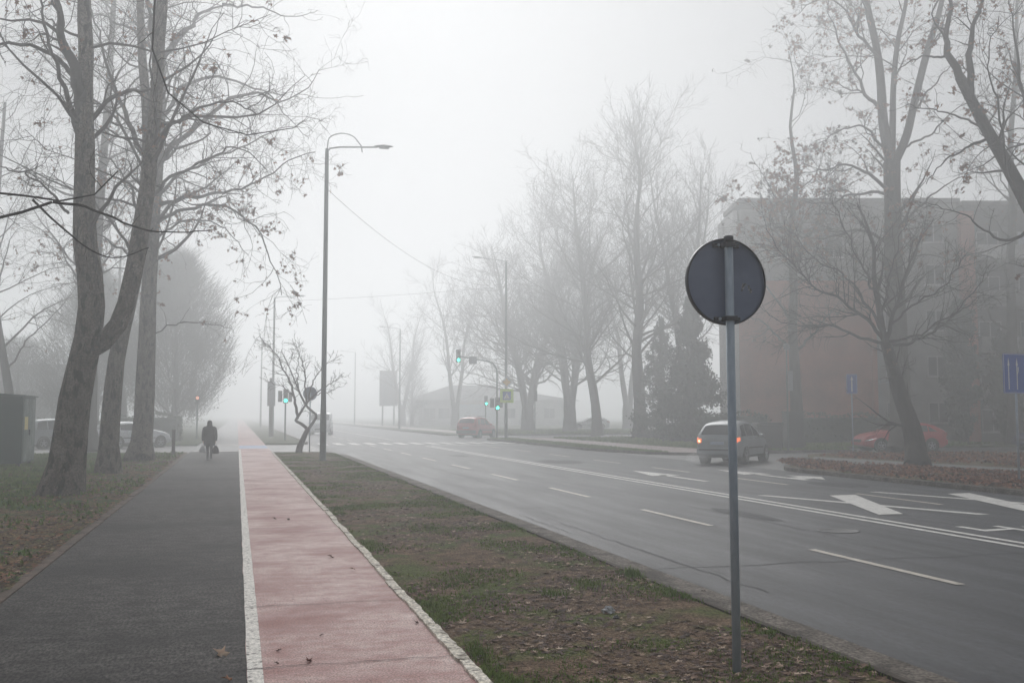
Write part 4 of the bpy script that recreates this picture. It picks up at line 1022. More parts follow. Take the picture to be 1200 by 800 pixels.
# red parked hatchback with roof sign
r_, c = make_car('red_hatchback', 'red parked hatchback with a white roof sign behind the slanting roadside tree', 'car', 'hatch', M['p_red'], (32.5,43.9,-.102), -80)
mb = MB(); mb.box(-.55,-.40,-.24,.24,1.455,1.62,.03); mb.build('roof_sign', M['sign_white'], r_)
for sd in (1,-1):
    c.patch('headlight_strip', ((.86,4.15),(.95,4.0),(.95,4.3),(.87,4.5)), M['headlight_on'], r_, .022, sd, 5, 1)
# navy car at the edge
make_car('navy_car', 'navy blue parked car cut off by the right edge of the picture', 'car', 'hatch', M['p_blue'], (41.2,42.6,-.102), -80)
# left parking
make_car('white_hatchback', 'pale silver parked hatchback between two plane trunks, nearest the hedge', 'car', 'hatch', M['p_white'], (-5.75,59.8,-.102), 52)
make_car('silver_car', 'bluish silver car parked left of the pale hatchback, seen between the trunks', 'car', 'mpv', M['p_silver'], (-9.55,60.3,-.102), 52)
make_car('dark_car', 'dark parked car just right of the green hut', 'car', 'hatch', M['p_dark'], (-13.6,60.0,-.102), 52)
make_car('white_car', 'white car standing across in the mist behind the bare trees', 'car', 'hatch', M['p_white'], (39.2,108.5,-.002), -72)
make_car('white_van', 'white van driving in the fog beyond the left lamp post', 'van', 'van', M['p_white'], (7.4,92.5,-.102), 188)

# ------------------------------------------------------------------ signs and posts
# big round sign seen from behind
root = thing('round_sign', 'big round road sign seen from behind on a steel post, closest to the camera', 'road sign', (3.32,6.28,0))
root.rotation_euler = (0, R(-.25), 0)
mb = MB(); mb.lathe([(.030,-.3),(.030,2.99)], 'z', 20); post = mb.build('post', M['steel'], root)
mb = MB(); mb.lathe([(.035,2.975),(.035,3.015),(.026,3.02)], 'z', 20); mb.build('post_cap', M['signrim'], post)
mb = MB(); mb.lathe([(.305,.055),(.305,.062),(.300,.064)], 'y', 64, (0,0,2.70)); disc = mb.build('sign_disc', M['signback'], root)
mb = MB()
n = 64
for k in range(n):
    pass
mb.lathe([(.297,.034),(.303,.032),(.307,.036),(.307,.068),(.300,.068),(.299,.056),(.297,.054)], 'y', 72, (0,0,2.70))
rim = mb.build('sign_rim', M['signrim'], root)
# cut the rim caps: keep it an open ring
bm = bmesh.new(); bm.from_mesh(rim.data)
bmesh.ops.delete(bm, geom=[f for f in bm.faces if len(f.verts) > 8], context='FACES'); bm.to_mesh(rim.data); bm.free()
for z in (2.955, 2.435):
    mb = MB(); mb.box(-.042,.042,-.038,.054,z-.017,z+.017,.004); mb.box(-.10,.10,.034,.054,z-.014,z+.014,.003); cl = mb.build('clamp', M['signrim'], root)
    mb = MB()
    for sx in (-1,1): mb.lathe([(.010,.020),(.010,.034)], 'y', 8, (sx*.062,0,z))
    mb.build('bolt', M['steel'], cl)
mb = MB()
def stroke(mb, pts, w, y):
    for a, c_ in zip(pts, pts[1:]):
        a, c_ = Vector(a), Vector(c_); d_ = (c_-a).normalized(); q = Vector((-d_.y, d_.x))*w/2
        mb.poly([(p.x, y, p.y) for p in (a-q, c_-q, c_+q, a+q)])
stroke(mb, [(.125,-.045),(.13,.0),(.15,.012),(.165,.0)], .012, .0528)
stroke(mb, [(.185,.0),(.172,-.012),(.19,-.028),(.203,-.045),(.185,-.055)], .012, .0528)
mb.poly([(.122,.0535,-.02),(.14,.0535,-.03),(.155,.0535,.01),(.13,.0535,.018)]); mb.poly([(.175,.0535,-.035),(.20,.0535,-.05),(.205,.0535,-.03),(.185,.0535,-.01)])
st_ = mb.build('sticker', M['sticker'], disc); st_.location = (0,0,2.68)

def ring_sign(loc, label):
    root = thing('round_sign', label, 'road sign', loc)
    mb = MB(); mb.lathe([(.028,-.2),(.028,2.95)], 'z', 12); mb.build('post', M['steel'], root)
    mb = MB(); mb.lathe([(.31,.05),(.325,.052),(.325,.07),(.31,.072)], 'y', 40, (0,0,2.72)); mb.build('sign_disc', M['signback'], root)
    mb = MB(); mb.box(-.04,.04,-.035,.05,2.50,2.53,.003); mb.box(-.04,.04,-.035,.05,2.9,2.93,.003); mb.build('clamp', M['signrim'], root)
ring_sign((3.48,51.0,0) if False else (3.25,47.1,0), 'small round sign seen from behind among the crooked tree branches')

def arrow_sign(name, label, loc, w, h, z0, n, rz=0, post=.03, cat='road sign'):
    root = thing(name, label, cat, loc, rz)
    mb = MB(); mb.lathe([(post,-.2),(post,z0+h-.03)], 'z', 14); mb.build('post', M['steel'], root)
    mb = MB(); mb.prism([(-w/2+.03,z0),(w/2-.03,z0),(w/2,z0+.03),(w/2,z0+h-.03),(w/2-.03,z0+h),(-w/2+.03,z0+h),(-w/2,z0+h-.03),(-w/2,z0+.03)], -.055,-.040,'y')
    pl = mb.build('sign_plate', M['sign_blue'], root)
    mb = MB(); y = -.058; b_ = .012
    for a0,a1,c0,c1 in ((-w/2+.015,w/2-.015,z0+.012,z0+.012+b_),(-w/2+.015,w/2-.015,z0+h-.012-b_,z0+h-.012),(-w/2+.012,-w/2+.012+b_,z0+.03,z0+h-.03),(w/2-.012-b_,w/2-.012,z0+.03,z0+h-.03)):
        mb.poly([(a0,y,c0),(a1,y,c0),(a1,y,c1),(a0,y,c1)])
    mb.build('sign_border', M['sign_white'], pl)
    for k in range(n):
        cx = (k-(n-1)/2)*w/n*.92; a = w/n*.05 if n > 1 else w*.06; hd = a*2.4
        mb = MB()
        mb.poly([(cx-a,y,z0+.1*h),(cx+a,y,z0+.1*h),(cx+a,y,z0+.72*h),(cx-a,y,z0+.72*h)])
        mb.poly([(cx-hd,y-.001,z0+.70*h),(cx+hd,y-.001,z0+.70*h),(cx,y-.001,z0+.90*h)])
        if k == n-1 and n > 1 or (n == 3 and k == 1):
            mb.poly([(cx,y-.002,z0+.40*h),(cx+a*2,y-.002,z0+.52*h),(cx+a*2,y-.002,z0+.60*h),(cx,y-.002,z0+.48*h)])
            mb.poly([(cx+a*1.2,y-.003,z0+.66*h),(cx+a*3.6,y-.003,z0+.66*h),(cx+a*3.4,y-.003,z0+.50*h)])
        mb.build('arrow_mark', M['sign_white'], pl)
    for z in (z0+.2, z0+h-.2):
        mb = MB(); mb.box(-.04,.04,-.041,.038,z-.015,z+.015,.003); mb.build('clamp', M['signrim'], root)
    return root
arrow_sign('lane_sign', 'blue lane sign with white arrows on a steel post at the right edge', (19.41,21.4,0), .84, 1.03, 2.30, 3)
arrow_sign('parking_sign', 'small blue sign with one white arrow before the brick wall', (28.75,42.3,0), .52, .95, 2.75, 1, R(-20))
# lamps
def lamp(label, loc, h, side, armlen=2.55, z_base=0, group='tall street lamps'):
    root = thing('street_lamp', label, 'street lamp', loc, 0, group)
    mb = MB(); mb.lathe([(.15,-.2),(.15,.05),(.125,.06),(.12,.4),(.118,1.6),(.10,2.2),(.075,h-.35),(.06,h-.1)], 'z', 18); pole = mb.build('pole', M['lamp_green'], root)
    mb = MB(); mb.box(-.05,.05,-.128,-.112,.7,1.1,.004); mb.build('hatch', M['dark_metal'], pole)
    s_ = side
    pts = [(0,0,h-.6),(0,0,h-.25),(s_*.12,0,h-.08),(s_*.5,0,h+.0),(s_*(armlen-.6),0,h+.10)]
    mb = MB(); mb.tube(pts, .032, 8); arm = mb.build('arm', M['lamp_grey'], root)
    A = [(0,0,h-.25),(s_*.03,0,h+.15)] + [(s_*(.62-.60*math.cos(t)), 0, h+.15+.40*math.sin(t)) for t in np.linspace(.4,2.4,9)] + [(s_*1.32,0,h+.10),(s_*1.36,0,h-.15)]
    mb = MB(); mb.tube(A, .022, 8); mb.build('arc_brace', M['lamp_grey'], root)
    mb = MB(); x = s_*(armlen-.72); z = h+.10
    P_ = [(0,.05,.03),(.12,.10,.055),(.35,.14,.08),(.60,.11,.05),(.74,.03,.02)]
    rings = []
    for dx, w, hh in P_:
        ring = [mb.b.verts.new((x+s_*dx, w*math.cos(t), z+.02+dx*.05+(hh*math.sin(t) if math.sin(t) > 0 else hh*.45*math.sin(t)))) for t in np.linspace(0,2*math.pi,12,endpoint=False)]
        rings.append(ring)
    for a, c_ in zip(rings, rings[1:]):
        for k in range(12): mb.b.faces.new((a[k],a[(k+1)%12],c_[(k+1)%12],c_[k])).smooth = True
    mb.b.faces.new(rings[0]); mb.b.faces.new(rings[-1])
    hd = mb.build('lamp_head', M['lamp_grey'], root)
    mb = MB(); mb.box(x+s_*.2 if s_ > 0 else x-.58, x+.58 if s_ > 0 else x-.2, -.09,.09, z-.04, z-.005, .012); mb.build('lamp_glass', M['glass_lamp'], hd)
    return root
lamp('tall green street lamp on the verge beside the crooked tree, nearest of the lamps', (3.15,38.43,0), 12.1, 1)
lamp('street lamp on the right carrying the yellow diamond and crossing signs', (18.62,69.28,0), 12.9, -1)
lamp('street lamp on the left verge beyond the crooked tree', (2.84,85.5,0), 11.6, 1)
lamp('faint street lamp far along the left verge in the fog', (2.9,132,0), 11.6, 1)
lamp('faint street lamp on the right roadside deep in the fog', (18.6,118,0), 12.0, -1)
lamp('faintest street lamp on the right roadside farthest away', (18.6,165,0), 12.0, -1)
# right pole signs
root = thing('priority_sign', 'yellow diamond sign with a white edge on the right lamp post', 'road sign', (18.62,69.1,4.05))
root.rotation_euler = (0,0,0)
mb = MB(); q = .46; mb.prism([(0,-q),(q,0),(0,q),(-q,0)], -.03,-.01,'y'); p_ = mb.build('sign_plate', M['sign_white'], root)
mb = MB(); q = .30; mb.poly([(0,-.034,-q),(q,-.034,0),(0,-.034,q),(-q,-.034,0)]); mb.build('inner_diamond', M['sign_yellow'], p_)
root = thing('crossing_sign', 'pedestrian crossing sign with a fluorescent yellow green border on the right lamp post', 'road sign', (18.62,69.1,3.08))
mb = MB(); mb.box(-.50,.50,-.03,-.01,-.50,.50,.006); p_ = mb.build('sign_plate', M['sign_lime'], root)
mb = MB(); mb.poly([(-.30,-.036,-.30),(.30,-.036,-.30),(.30,-.036,.30),(-.30,-.036,.30)]); mb.build('blue_field', M['sign_blue'], p_)
mb = MB(); mb.poly([(-.22,-.04,-.2),(.22,-.04,-.2),(0,-.04,.2)]); mb.build('white_triangle', M['sign_white'], p_)
mb = MB(); stroke(mb, [(-.09,-.17),(-.01,-.06),(.0,.05),(.05,.0)], .03, -.044); stroke(mb, [(-.01,-.06),(.07,-.17)], .03, -.0435); mb.lathe([(.026,-.047),(.026,-.042)], 'y', 10, (0,0,.085)); mb.build('walker_figure', M['signrim'], p_)

def signal_head(parent, x, y, z, lit='green', facing=-1, name='signal_head', n=3):
    """three lamp box with hoods; z is the bottom"""
    mb = MB(); hh = .30*n+.06; mb.box(x-.16,x+.16,y-.10,y+.12,z,z+hh,.03); hd = mb.build(name, M['dark_metal'], parent)
    for k in range(n):
        cz = z+.18+.30*k; on = (lit == 'green' and k == 0) or (lit == 'red' and k == n-1)
        mm = M['tl_green'] if (on and lit == 'green') else M['tl_red'] if on else M['tl_off']
        mb = MB(); mb.lathe([(.105,-.001),(.09,-.02),(.001,-.03)] if facing < 0 else [(.105,.001),(.09,.02),(.001,.03)], 'y', 20, (x,y+(-.10 if facing < 0 else .12),cz)); mb.build('signal_lens', mm, hd)
        mb = MB()
        y0 = y-.10 if facing < 0 else y+.12
        for i in range(10):
            a, a2 = R(10+16*i), R(26+16*i)
            mb.poly([(x+.125*math.cos(a),y0,cz+.125*math.sin(a)),(x+.125*math.cos(a2),y0,cz+.125*math.sin(a2)),(x+.125*math.cos(a2),y0+.2*facing,cz+.125*math.sin(a2)),(x+.125*math.cos(a),y0+.2*facing,cz+.125*math.sin(a))])
        mb.build('signal_hood', M['dark_metal'], hd)
    return hd
GTL = 'traffic lights around the junction'
root = thing('traffic_light', 'traffic light with a curved overhead arm and two green lamps by the right kerb', 'traffic light', (18.55,71.6,0), 0, GTL)
mb = MB(); mb.tube([(0,0,-.2),(0,0,4.8),(-.05,0,5.15),(-.3,0,5.5),(-.75,0,5.68),(-1.6,0,5.8),(-2.9,0,6.02)], [.07,.065,.06,.058,.055,.05,.045], 12); mb.build('pole', M['lamp_green'], root)
signal_head(root, -2.95, -.02, 5.55)
signal_head(root, -.02, -.18, 2.05)
mb = MB(); mb.box(-2.15,-1.55,-.06,-.03,5.45,6.02,.01); mb.build('sign_plate', M['sign_grey'], root)
mb = MB(); mb.box(-.50,-.22,-.06,.14,2.25,2.95,.03); mb.build('side_signal', M['dark_metal'], root)
mb = MB(); mb.box(.16,.42,-.06,.14,2.25,3.0,.03); mb.build('side_signal', M['dark_metal'], root)
def small_light(label, loc, zt, lit='green', facing=-1, extra=False, n=3):
    root = thing('traffic_light', label, 'traffic light', loc, 0, GTL)
    mb = MB(); mb.lathe([(.055,-.2),(.05,zt)], 'z', 12); mb.build('pole', M['lamp_green'], root)
    signal_head(root, 0, -.17, zt-.95 if n == 3 else zt-.66, lit, facing, n=n)
    if extra:
        mb = MB(); mb.box(-.50,-.22,-.02,.14,zt-.85,zt-.1,.03); mb.build('side_signal', M['dark_metal'], root)
        mb = MB(); mb.box(.20,.44,-.02,.14,zt-.85,zt-.2,.03); mb.build('side_signal', M['dark_metal'], root)
    return root
small_light('traffic light with a green lamp on the left verge beyond the crooked tree', (3.15,69.5,0), 3.45, 'green', -1, True)
small_light('distant green traffic light above the small red car', (24.2,98,0), 3.6, 'green')
small_light('unlit signal on a pole right of the crossing sign in the mist', (26.4,88,0), 3.9, 'none', 1)
small_light('pedestrian signal with a glowing red orange lamp before the misty trees on the left', (-2.75,74.5,0), 3.1, 'red', -1, False, 2)
# cables
def cable(label, a, c_, sag, r=.018):
    pts = []
    for i in range(25):
        t = i/24; pts.append((a[0]+(c_[0]-a[0])*t, a[1]+(c_[1]-a[1])*t, a[2]+(c_[2]-a[2])*t-4*sag*t*(1-t)))
    mb = MB(); mb.tube(pts, r, 5); tag(mb.build('overhead_cable', M['cable']), label, 'cable', 'cables over the road')
cable('overhead cable sloping down from the tall left lamp post to the right one', (3.2,38.43,10.4), (18.55,69.28,11.2), 1.3, .008)
cable('level overhead cable strung between the two farther lamp posts', (2.9,85.5,11.2), (18.6,69.4,11.0), .12, .010)
# pole with a box sign behind the crooked tree
root = thing('utility_pole', 'thick pole with a tall box on it behind the crooked tree in the fog', 'pole', (2.55,80.5,0))
MB().lathe([(.16,-.2),(.15,4.6)], 'z', 12).build('pole', M['dark_metal'], root)
MB().box(-.3,.3,-.25,.2,2.4,4.3,.03).build('equipment_box', M['sign_grey'], root)
# billboard
root = thing('billboard', 'tall billboard on two legs fading in the fog beyond the junction', 'billboard', (22.2,152,0))
for x in (-.7,.75): MB().lathe([(.13,-.2),(.12,3.6)], 'z', 12, loc=(x*1.2,0,0)).build('leg', M['dark_metal'], root)
MB().box(-1.35,1.35,-.15,.15,3.0,8.4,.03).build('panel', M['lamp_grey'], root)
# bollard
root = tag(MB().box(-.07,.07,-.07,.07,-.1,1.06,.012).box(-.078,.078,-.078,.078,1.062,1.10,.01).build('wooden_post', M['bollard']), 'short dark wooden post standing at the path edge on the left', 'post'); root.location = (-2.62,45.4,0)
# hut
root = thing('metal_hut', 'dark green sheet metal hut on small feet at the left edge with a yellow label', 'hut', (-6.85,36.2,0), R(1.5))
MB().box(-4.4,0,0,2.5,.14,2.36,.015).build('wall', M['kiosk'], root)
MB().prism([(-4.46,2.363),(.07,2.363),(.07,2.40),(-2.2,2.56),(-4.46,2.40)], -.08, 2.6, 'y').build('roof', M['kiosk'], root)
MB().box(.003,.022,.12,2.38,.2,2.28,.006).build('door', M['kiosk_worn'], root, )
MB().box(.023,.034,.25,.85,1.25,1.68,.003).build('label_plate', M['yellow_label'], root)
MB().box(.024,.07,1.1,1.18,1.05,1.25,.006).build('handle', M['dark_metal'], root)
for x in (-4.2,-2.2,-.12):
    for y in (.12,2.3): MB().box(x-.06,x+.06,y-.06,y+.06,-.1,.139).build('leg', M['plastic'], root)
# dumpster like cabinets by the silver car
root = thing('waste_bin', 'dark waste container just right of the silver minivan', 'waste container', (25.3,44.3,0), R(-8))
MB().box(-.62,.62,-.4,.4,.12,1.25,.04).build('body', M['plastic'], root)
MB().prism([(-.68,1.253),(.68,1.253),(.62,1.36),(-.62,1.36)], -.46, .46, 'y').build('lid', M['plastic'], root)
for sx in (-.5,.5):
    for sy in (-.3,.3): MB().lathe([(.08,-.03),(.08,.03)], 'x', 12, (sx,sy,.08)).build('wheel', M['tyre'], root)
root = thing('electric_cabinet', 'tall narrow dark cabinet standing before the brick wall', 'cabinet', (26.9,44.6,0), R(-8))
MB().box(-.45,.45,-.3,.3,-.05,1.85,.02).build('body', M['dark_metal'], root)
MB().box(-.5,.5,-.35,.35,1.853,1.91,.01).build('roof', M['dark_metal'], root)
MB().box(-.38,.38,-.312,-.303,.15,1.75,.004).build('door', M['plastic'], root)
root = thing('lamp_post', 'short lamp post before the brick wall beside the dark cabinet', 'lamp post', (25.95,43.5,0))
MB().lathe([(.05,-.2),(.035,4.9)], 'z', 12).build('pole', M['lamp_green'], root)
MB().lathe([(.05,4.9),(.13,4.96),(.15,5.15),(.05,5.25)], 'z', 14).build('lamp_head', M['lamp_grey'], root)
MB().box(.05,.32,-.03,-.01,2.9,3.9,.005).build('banner_plate', M['sign_grey'], root)

# ------------------------------------------------------------------ buildings
def window(parent, x, z, w, h, y, depth=.0, curtain=False):
    mb = MB()
    for a0,a1,c0,c1 in ((x-w/2,x+w/2,z,z+.07),(x-w/2,x+w/2,z+h-.07,z+h),(x-w/2,x-w/2+.07,z+.07,z+h-.07),(x+w/2-.07,x+w/2,z+.07,z+h-.07),(x-.035,x+.035,z+.07,z+h-.07)):
        mb.box(a0,a1,y-.05,y-.004,c0,c1)
    f = mb.build('window', M['wframe'], parent)
    mb = MB(); mb.box(x-w/2+.07,x+w/2-.07,y-.022,y-.006,z+.07,z+h-.07); mb.build('pane', M['curtain'] if curtain else M['wglass'], f)
    mb = MB(); mb.box(x-w/2-.08,x+w/2+.08,y-.14,y-.003,z-.06,z-.004); mb.build('sill', M['plaster_p'], f)
    return f
by = 58.0
blk = thing('apartment_block', 'grey housing block with a blank red brick wing behind the parked cars', 'apartment block', (31.2,by,0), -PSI)
def bw(x, y, z):
    return (31.2+x*math.cos(PSI)+y*math.sin(PSI), by-x*math.sin(PSI)+y*math.cos(PSI), z)
def bx(name, x0,x1,y0,y1,z0,z1, m, parent=blk, bev=.0):
    return MB().box(x0,x1,y0,y1,z0,z1,bev).build(name, M[m], parent)
bx('side_wall', -.25, -.003, .05, 5, -.1, 15.0, 'plaster_p')
bx('brick_wall', 0, 8.8, 0, 5, -.1, 10.4, 'brick')
bx('upper_wall', 0.25, 8.8, .5, 5, 10.402, 15.2, 'plaster')
bx('wall', 8.803, 14.6, .6, 5, -.1, 15.6, 'plaster')
bx('brick_pier', 14.603, 15.5, .1, 10, -.1, 15.0, 'brick')
bx('brick_pier', 8.5, 8.8, -.25, -.003, -.1, 10.4, 'brick')
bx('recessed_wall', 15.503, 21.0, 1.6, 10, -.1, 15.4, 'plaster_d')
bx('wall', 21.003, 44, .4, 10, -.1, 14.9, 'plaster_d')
bx('roof', .2, 14.7, .3, 5.2, 15.603, 15.9, 'roofing')
bx('roof', 14.8, 44.2, .2, 10.2, 15.42, 15.7, 'roofing')
for z in (1.2,4.2,7.2,10.2,13.0):
    for x in (10.3,13.0): window(blk, x, z, 1.3, 1.35, .6)
    for x in (22.6,26.5,29.5,33,37): window(blk, x, z, 1.3, 1.35, .4, curtain=(z == 13.0 and x < 23))
for x in (3.0,6.4): window(blk, x, 12.0, 1.3, 1.3, .5)
for k, z in enumerate((2.7,5.7,8.7,11.7)):
    b_ = bx('balcony', 15.6, 20.9, -.2, 1.597, z, z+.16, 'plaster')
    f = MB()
    f.box(15.6,20.9,-.2,-.12,z+.163,z+1.05).box(15.6,15.7,-.117,1.59,z+.163,z+1.05).box(20.8,20.9,-.117,1.59,z+.163,z+1.05)
    f.build('parapet', M['plaster_p'] if k == 3 else M['plaster'], b_)
    window(blk, 17.0, z+.5, 1.5, 1.7, 1.6); window(blk, 19.6, z+.5, 1.2, 1.7, 1.6, curtain=(k == 3))
window(blk, 17.0, .6, 1.5, 1.5, 1.6)
bx('entrance_door', 18.6, 19.9, 1.54, 1.597, 0, 2.2, 'plastic')
# laundry hung over the balconies: things of their own
o = MB(); xs = np.linspace(0,1,9)
def sheet(name, label, x0, x1, zt, zb, y):
    mb = MB(); n = 12; rows = []
    for z in (zt, (zt+zb)/2, zb):
        rows.append([mb.b.verts.new((x0+(x1-x0)*i/n, y+.05*math.sin(i*1.9)+(.04 if z != zt else 0), z+.02*math.sin(i*2.3))) for i in range(n+1)])
    for a, c_ in zip(rows, rows[1:]):
        for i in range(n): mb.b.faces.new((a[i],a[i+1],c_[i+1],c_[i])).smooth = True
    o = mb.build(name, M['curtain']); md = o.modifiers.new('s','SOLIDIFY'); md.thickness = .01; o.location = bw(0,0,0); o.rotation_euler = (0,0,-PSI)
    return tag(o, label, 'laundry')
sheet('hanging_sheet', 'pale sheet hanging over the lowest balcony of the grey block', 17.7, 18.7, 3.78, 2.2, -.26)
sheet('hanging_sheet', 'small pale cloth hanging over the second lowest balcony of the grey block', 17.0, 17.9, 6.78, 5.9, -.26)
plq = MB().box(-.45,.45,-.02,0,-.12,.12,.01).build('street_plate', M['sign_grey']); plq.location = bw(9.6,.59,3.9); plq.rotation_euler = (0,0,-PSI)
tag(plq, 'small grey street name plate on the pale block wall', 'sign')

pav = thing('pavilion', 'low pavilion with a hipped roof and a pale blue front dissolving in the fog', 'pavilion', (27.0,152,0))
bx('wall', 0, 25, 0, 10, -.1, 3.9, 'plaster_p', pav)  # pale wall colour puts extra fog haze into the pavilion itself
mb = MB(); e0, e1 = -1.0, 26.0
v = [(e0,-1,3.903),(e1,-1,3.903),(e1,11,3.903),(e0,11,3.903),(6,5,6.4),(11,5,6.4)]
for q in ((0,1,5,4),(1,2,5),(2,3,4,5),(3,0,4)): mb.poly([v[i] for i in q])
mb.poly([v[i] for i in (3,2,1,0)])
mb.build('roof', M['roofing'], pav)
bx('front_panel', 5.6, 12.2, -.06, -.003, .3, 3.3, 'panel_blue', pav)
for x in (1.6, 3.9, 14.5, 17.8, 21): window(pav, x, 1.1, 1.8, 1.6, 0)
hs = thing('house', 'vague low house shape far left in the fog behind the hut', 'house', (-31,118,0))
bx('wall', 0, 15, 0, 9, -.1, 4.2, 'plaster_d', hs)
mb = MB(); mb.prism([(-.6,4.203),(9.6,4.203),(4.5,7.4)], -.4, 15.4, 'x'); mb.build('roof', M['roofing'], hs)
for x in (3,7.5,12): window(hs, x, 1.3, 1.4, 1.3, 0)

# ------------------------------------------------------------------ person walking away
def skin_mesh(name, verts, edges, radii, m, parent, root=0, sub=2):
    me = bpy.data.meshes.new(name); me.from_pydata([tuple(v) for v in verts], edges, []); o = bpy.data.objects.new(name, me); COL.objects.link(o)
    md = o.modifiers.new('skin','SKIN'); md.use_smooth_shade = True
    for i, r_ in enumerate(radii):
        sv = me.skin_vertices[0].data[i]; sv.radius = (r_, r_) if not hasattr(r_, '__len__') else r_; sv.use_root = (i == root)
    s_ = o.modifiers.new('sub','SUBSURF'); s_.levels = s_.render_levels = sub
    dg = bpy.context.evaluated_depsgraph_get(); me2 = bpy.data.meshes.new_from_object(o.evaluated_get(dg)); me2.name = name
    COL.objects.unlink(o); bpy.data.objects.remove(o)
    me2.materials.clear()
    for x in (m if isinstance(m, list) else [m]): me2.materials.append(x)
    o2 = bpy.data.objects.new(name, me2); o2.parent = parent; COL.objects.link(o2)
    return o2
person = thing('person', 'hunched person in dark coat and headscarf walking away with a bag in each hand', 'person', (-1.03,41.0,0), R(3))
V_, E_, Rr = [], [], []
def add(p, r_, par=None):
    V_.append(p); Rr.append(r_); i = len(V_)-1
    if par is not None: E_.append((par, i))
    return i
pel = add((0,0,.82), (.15,.12)); sp = add((0,.03,1.0), (.15,.12), pel); ch = add((0,.08,1.18), (.17,.12), sp)
nk = add((0,.13,1.30), .06, ch); hd = add((0,.17,1.38), (.075,.09), nk); hd2 = add((0,.18,1.46), (.075,.085), hd)
hands = []
for s_ in (-1,1):
    hip = add((s_*.075,0,.76), .105, pel); f = .10*s_
    kn = add((s_*.07, f*.55+.05, .43), .066, hip); an = add((s_*.065, f-.03+(-.05 if s_ < 0 else 0), .09+(.03 if s_ < 0 else 0)), .045, kn)
    he = add((s_*.065, f-.05, .045+(.02 if s_ < 0 else 0)), .042, an); add((s_*.07, f+.13, .03), .035, he)
    sh = add((s_*.17,.09,1.22), .07, ch); el = add((s_*.225,.02,.96), .052, sh); wr = add((s_*.235,.06,.74), .033, el)
    pa = add((s_*.235,.07,.68), (.020,.036), wr)
    for k, (dy, l) in enumerate(((-.028,.060),(-.009,.070),(.010,.066),(.028,.052))):
        a = add((s_*.233,.07+dy,.645), .0085, pa); b2 = add((s_*.228,.07+dy,.645-l*.55), .008, a); add((s_*.208,.07+dy,.645-l*.75), .007, b2)
    th = add((s_*.222,.112,.672), .010, pa); add((s_*.208,.118,.640), .008, th)
body = skin_mesh('body', V_, E_, Rr, [M['trouser'], M['skin']], person)
for p in body.data.polygons:
    c_ = p.center
    if c_.z > 1.30 or (abs(c_.x) > .19 and c_.z < .73): p.material_index = 1
# coat: closed shell around torso and thighs, with sleeves
mb = MB(); n = 28
prof = [(.54,.20,.17,.0),(.58,.215,.18,.0),(.80,.22,.175,.0),(.95,.195,.155,.02),(1.08,.205,.155,.05),(1.18,.215,.15,.08),(1.25,.19,.125,.105),(1.30,.12,.09,.12),(1.335,.075,.07,.135)]
rings = []
for z, a, b2, cy in prof:
    rings.append([mb.b.verts.new((a*math.cos(t)*(1+.03*math.sin(t*5+z*4)), cy+b2*math.sin(t)*(1+.03*math.sin(t*4+z*5)), z+.012*math.sin(t*3))) for t in np.linspace(0,2*math.pi,n,endpoint=False)])
for a, c_ in zip(rings, rings[1:]):
    for k in range(n): mb.b.faces.new((a[k],a[(k+1)%n],c_[(k+1)%n],c_[k])).smooth = True
mb.b.faces.new(rings[0]); mb.b.faces.new(rings[-1])
coat = mb.build('coat', M['coat'], person)
for s_ in (-1,1):
    MB().tube([(s_*.13,.09,1.24),(s_*.18,.09,1.20),(s_*.212,.05,1.08),(s_*.232,.02,.96),(s_*.240,.04,.85),(s_*.240,.062,.735)], [.07,.086,.078,.068,.060,.054], 16).build('sleeve', M['coat'], coat)
    mb = MB(); y0 = (.10*s_-.08)
    mb.tube([(s_*.065,y0-.03,.05),(s_*.067,y0+.05,.062),(s_*.07,y0+.14,.048),(s_*.072,y0+.22,.03)], [.045,.052,.045,.025], 12)
    mb.build('shoe', M['plastic'], person)
# headscarf
mb = MB(); rings = []
for z, a, b2, cy in ((1.27,.10,.095,.10),(1.31,.105,.105,.12),(1.37,.098,.112,.145),(1.43,.095,.112,.16),(1.48,.083,.098,.165),(1.515,.055,.066,.165),(1.528,.02,.02,.165)):
    rings.append([mb.b.verts.new((a*math.cos(t), cy+b2*math.sin(t)*(.62 if math.sin(t) > 0 and z < 1.47 else 1), z)) for t in np.linspace(0,2*math.pi,20,endpoint=False)])
for a, c_ in zip(rings, rings[1:]):
    for k in range(20): mb.b.faces.new((a[k],a[(k+1)%20],c_[(k+1)%20],c_[k])).smooth = True
mb.b.faces.new(rings[0]); mb.b.faces.new(rings[-1]); mb.build('headscarf', M['hair'], person)
def bag(name, label, loc, w, h, d_, m, seed):
    root = thing(name, label, 'bag', loc)
    mb = MB(); rings = []; r = random.Random(seed); n = 16
    for z, k in ((-h,.7),(-h*.96,.92),(-h*.6,1.0),(-h*.3,.8),(-h*.08,.38),(0,.16)):
        rings.append([mb.b.verts.new((w/2*k*math.cos(t)*r.uniform(.88,1.1), d_/2*k*math.sin(t)*r.uniform(.88,1.1), z)) for t in np.linspace(0,2*math.pi,n,endpoint=False)])
    for a, c_ in zip(rings, rings[1:]):
        for i in range(n): mb.b.faces.new((a[i],a[(i+1)%n],c_[(i+1)%n],c_[i])).smooth = True
    mb.b.faces.new(rings[0]); mb.b.faces.new(rings[-1]); mb.build('sack', M[m], root)
    MB().tube([(-.03,0,-.03),(-.025,0,.05),(0,0,.085),(.025,0,.05),(.03,0,-.03)], .006, 6).build('handle', M[m], root)
bag('plastic_bag', 'white plastic bag in the left hand of the walking person', (-1.03-.255,41.06,.545), .24, .26, .16, 'bag_white', 1)
bag('shopping_bag', 'dark shopping bag in the right hand of the walking person', (-1.03+.235,41.09,.545), .26, .33, .18, 'bag_dark', 2)

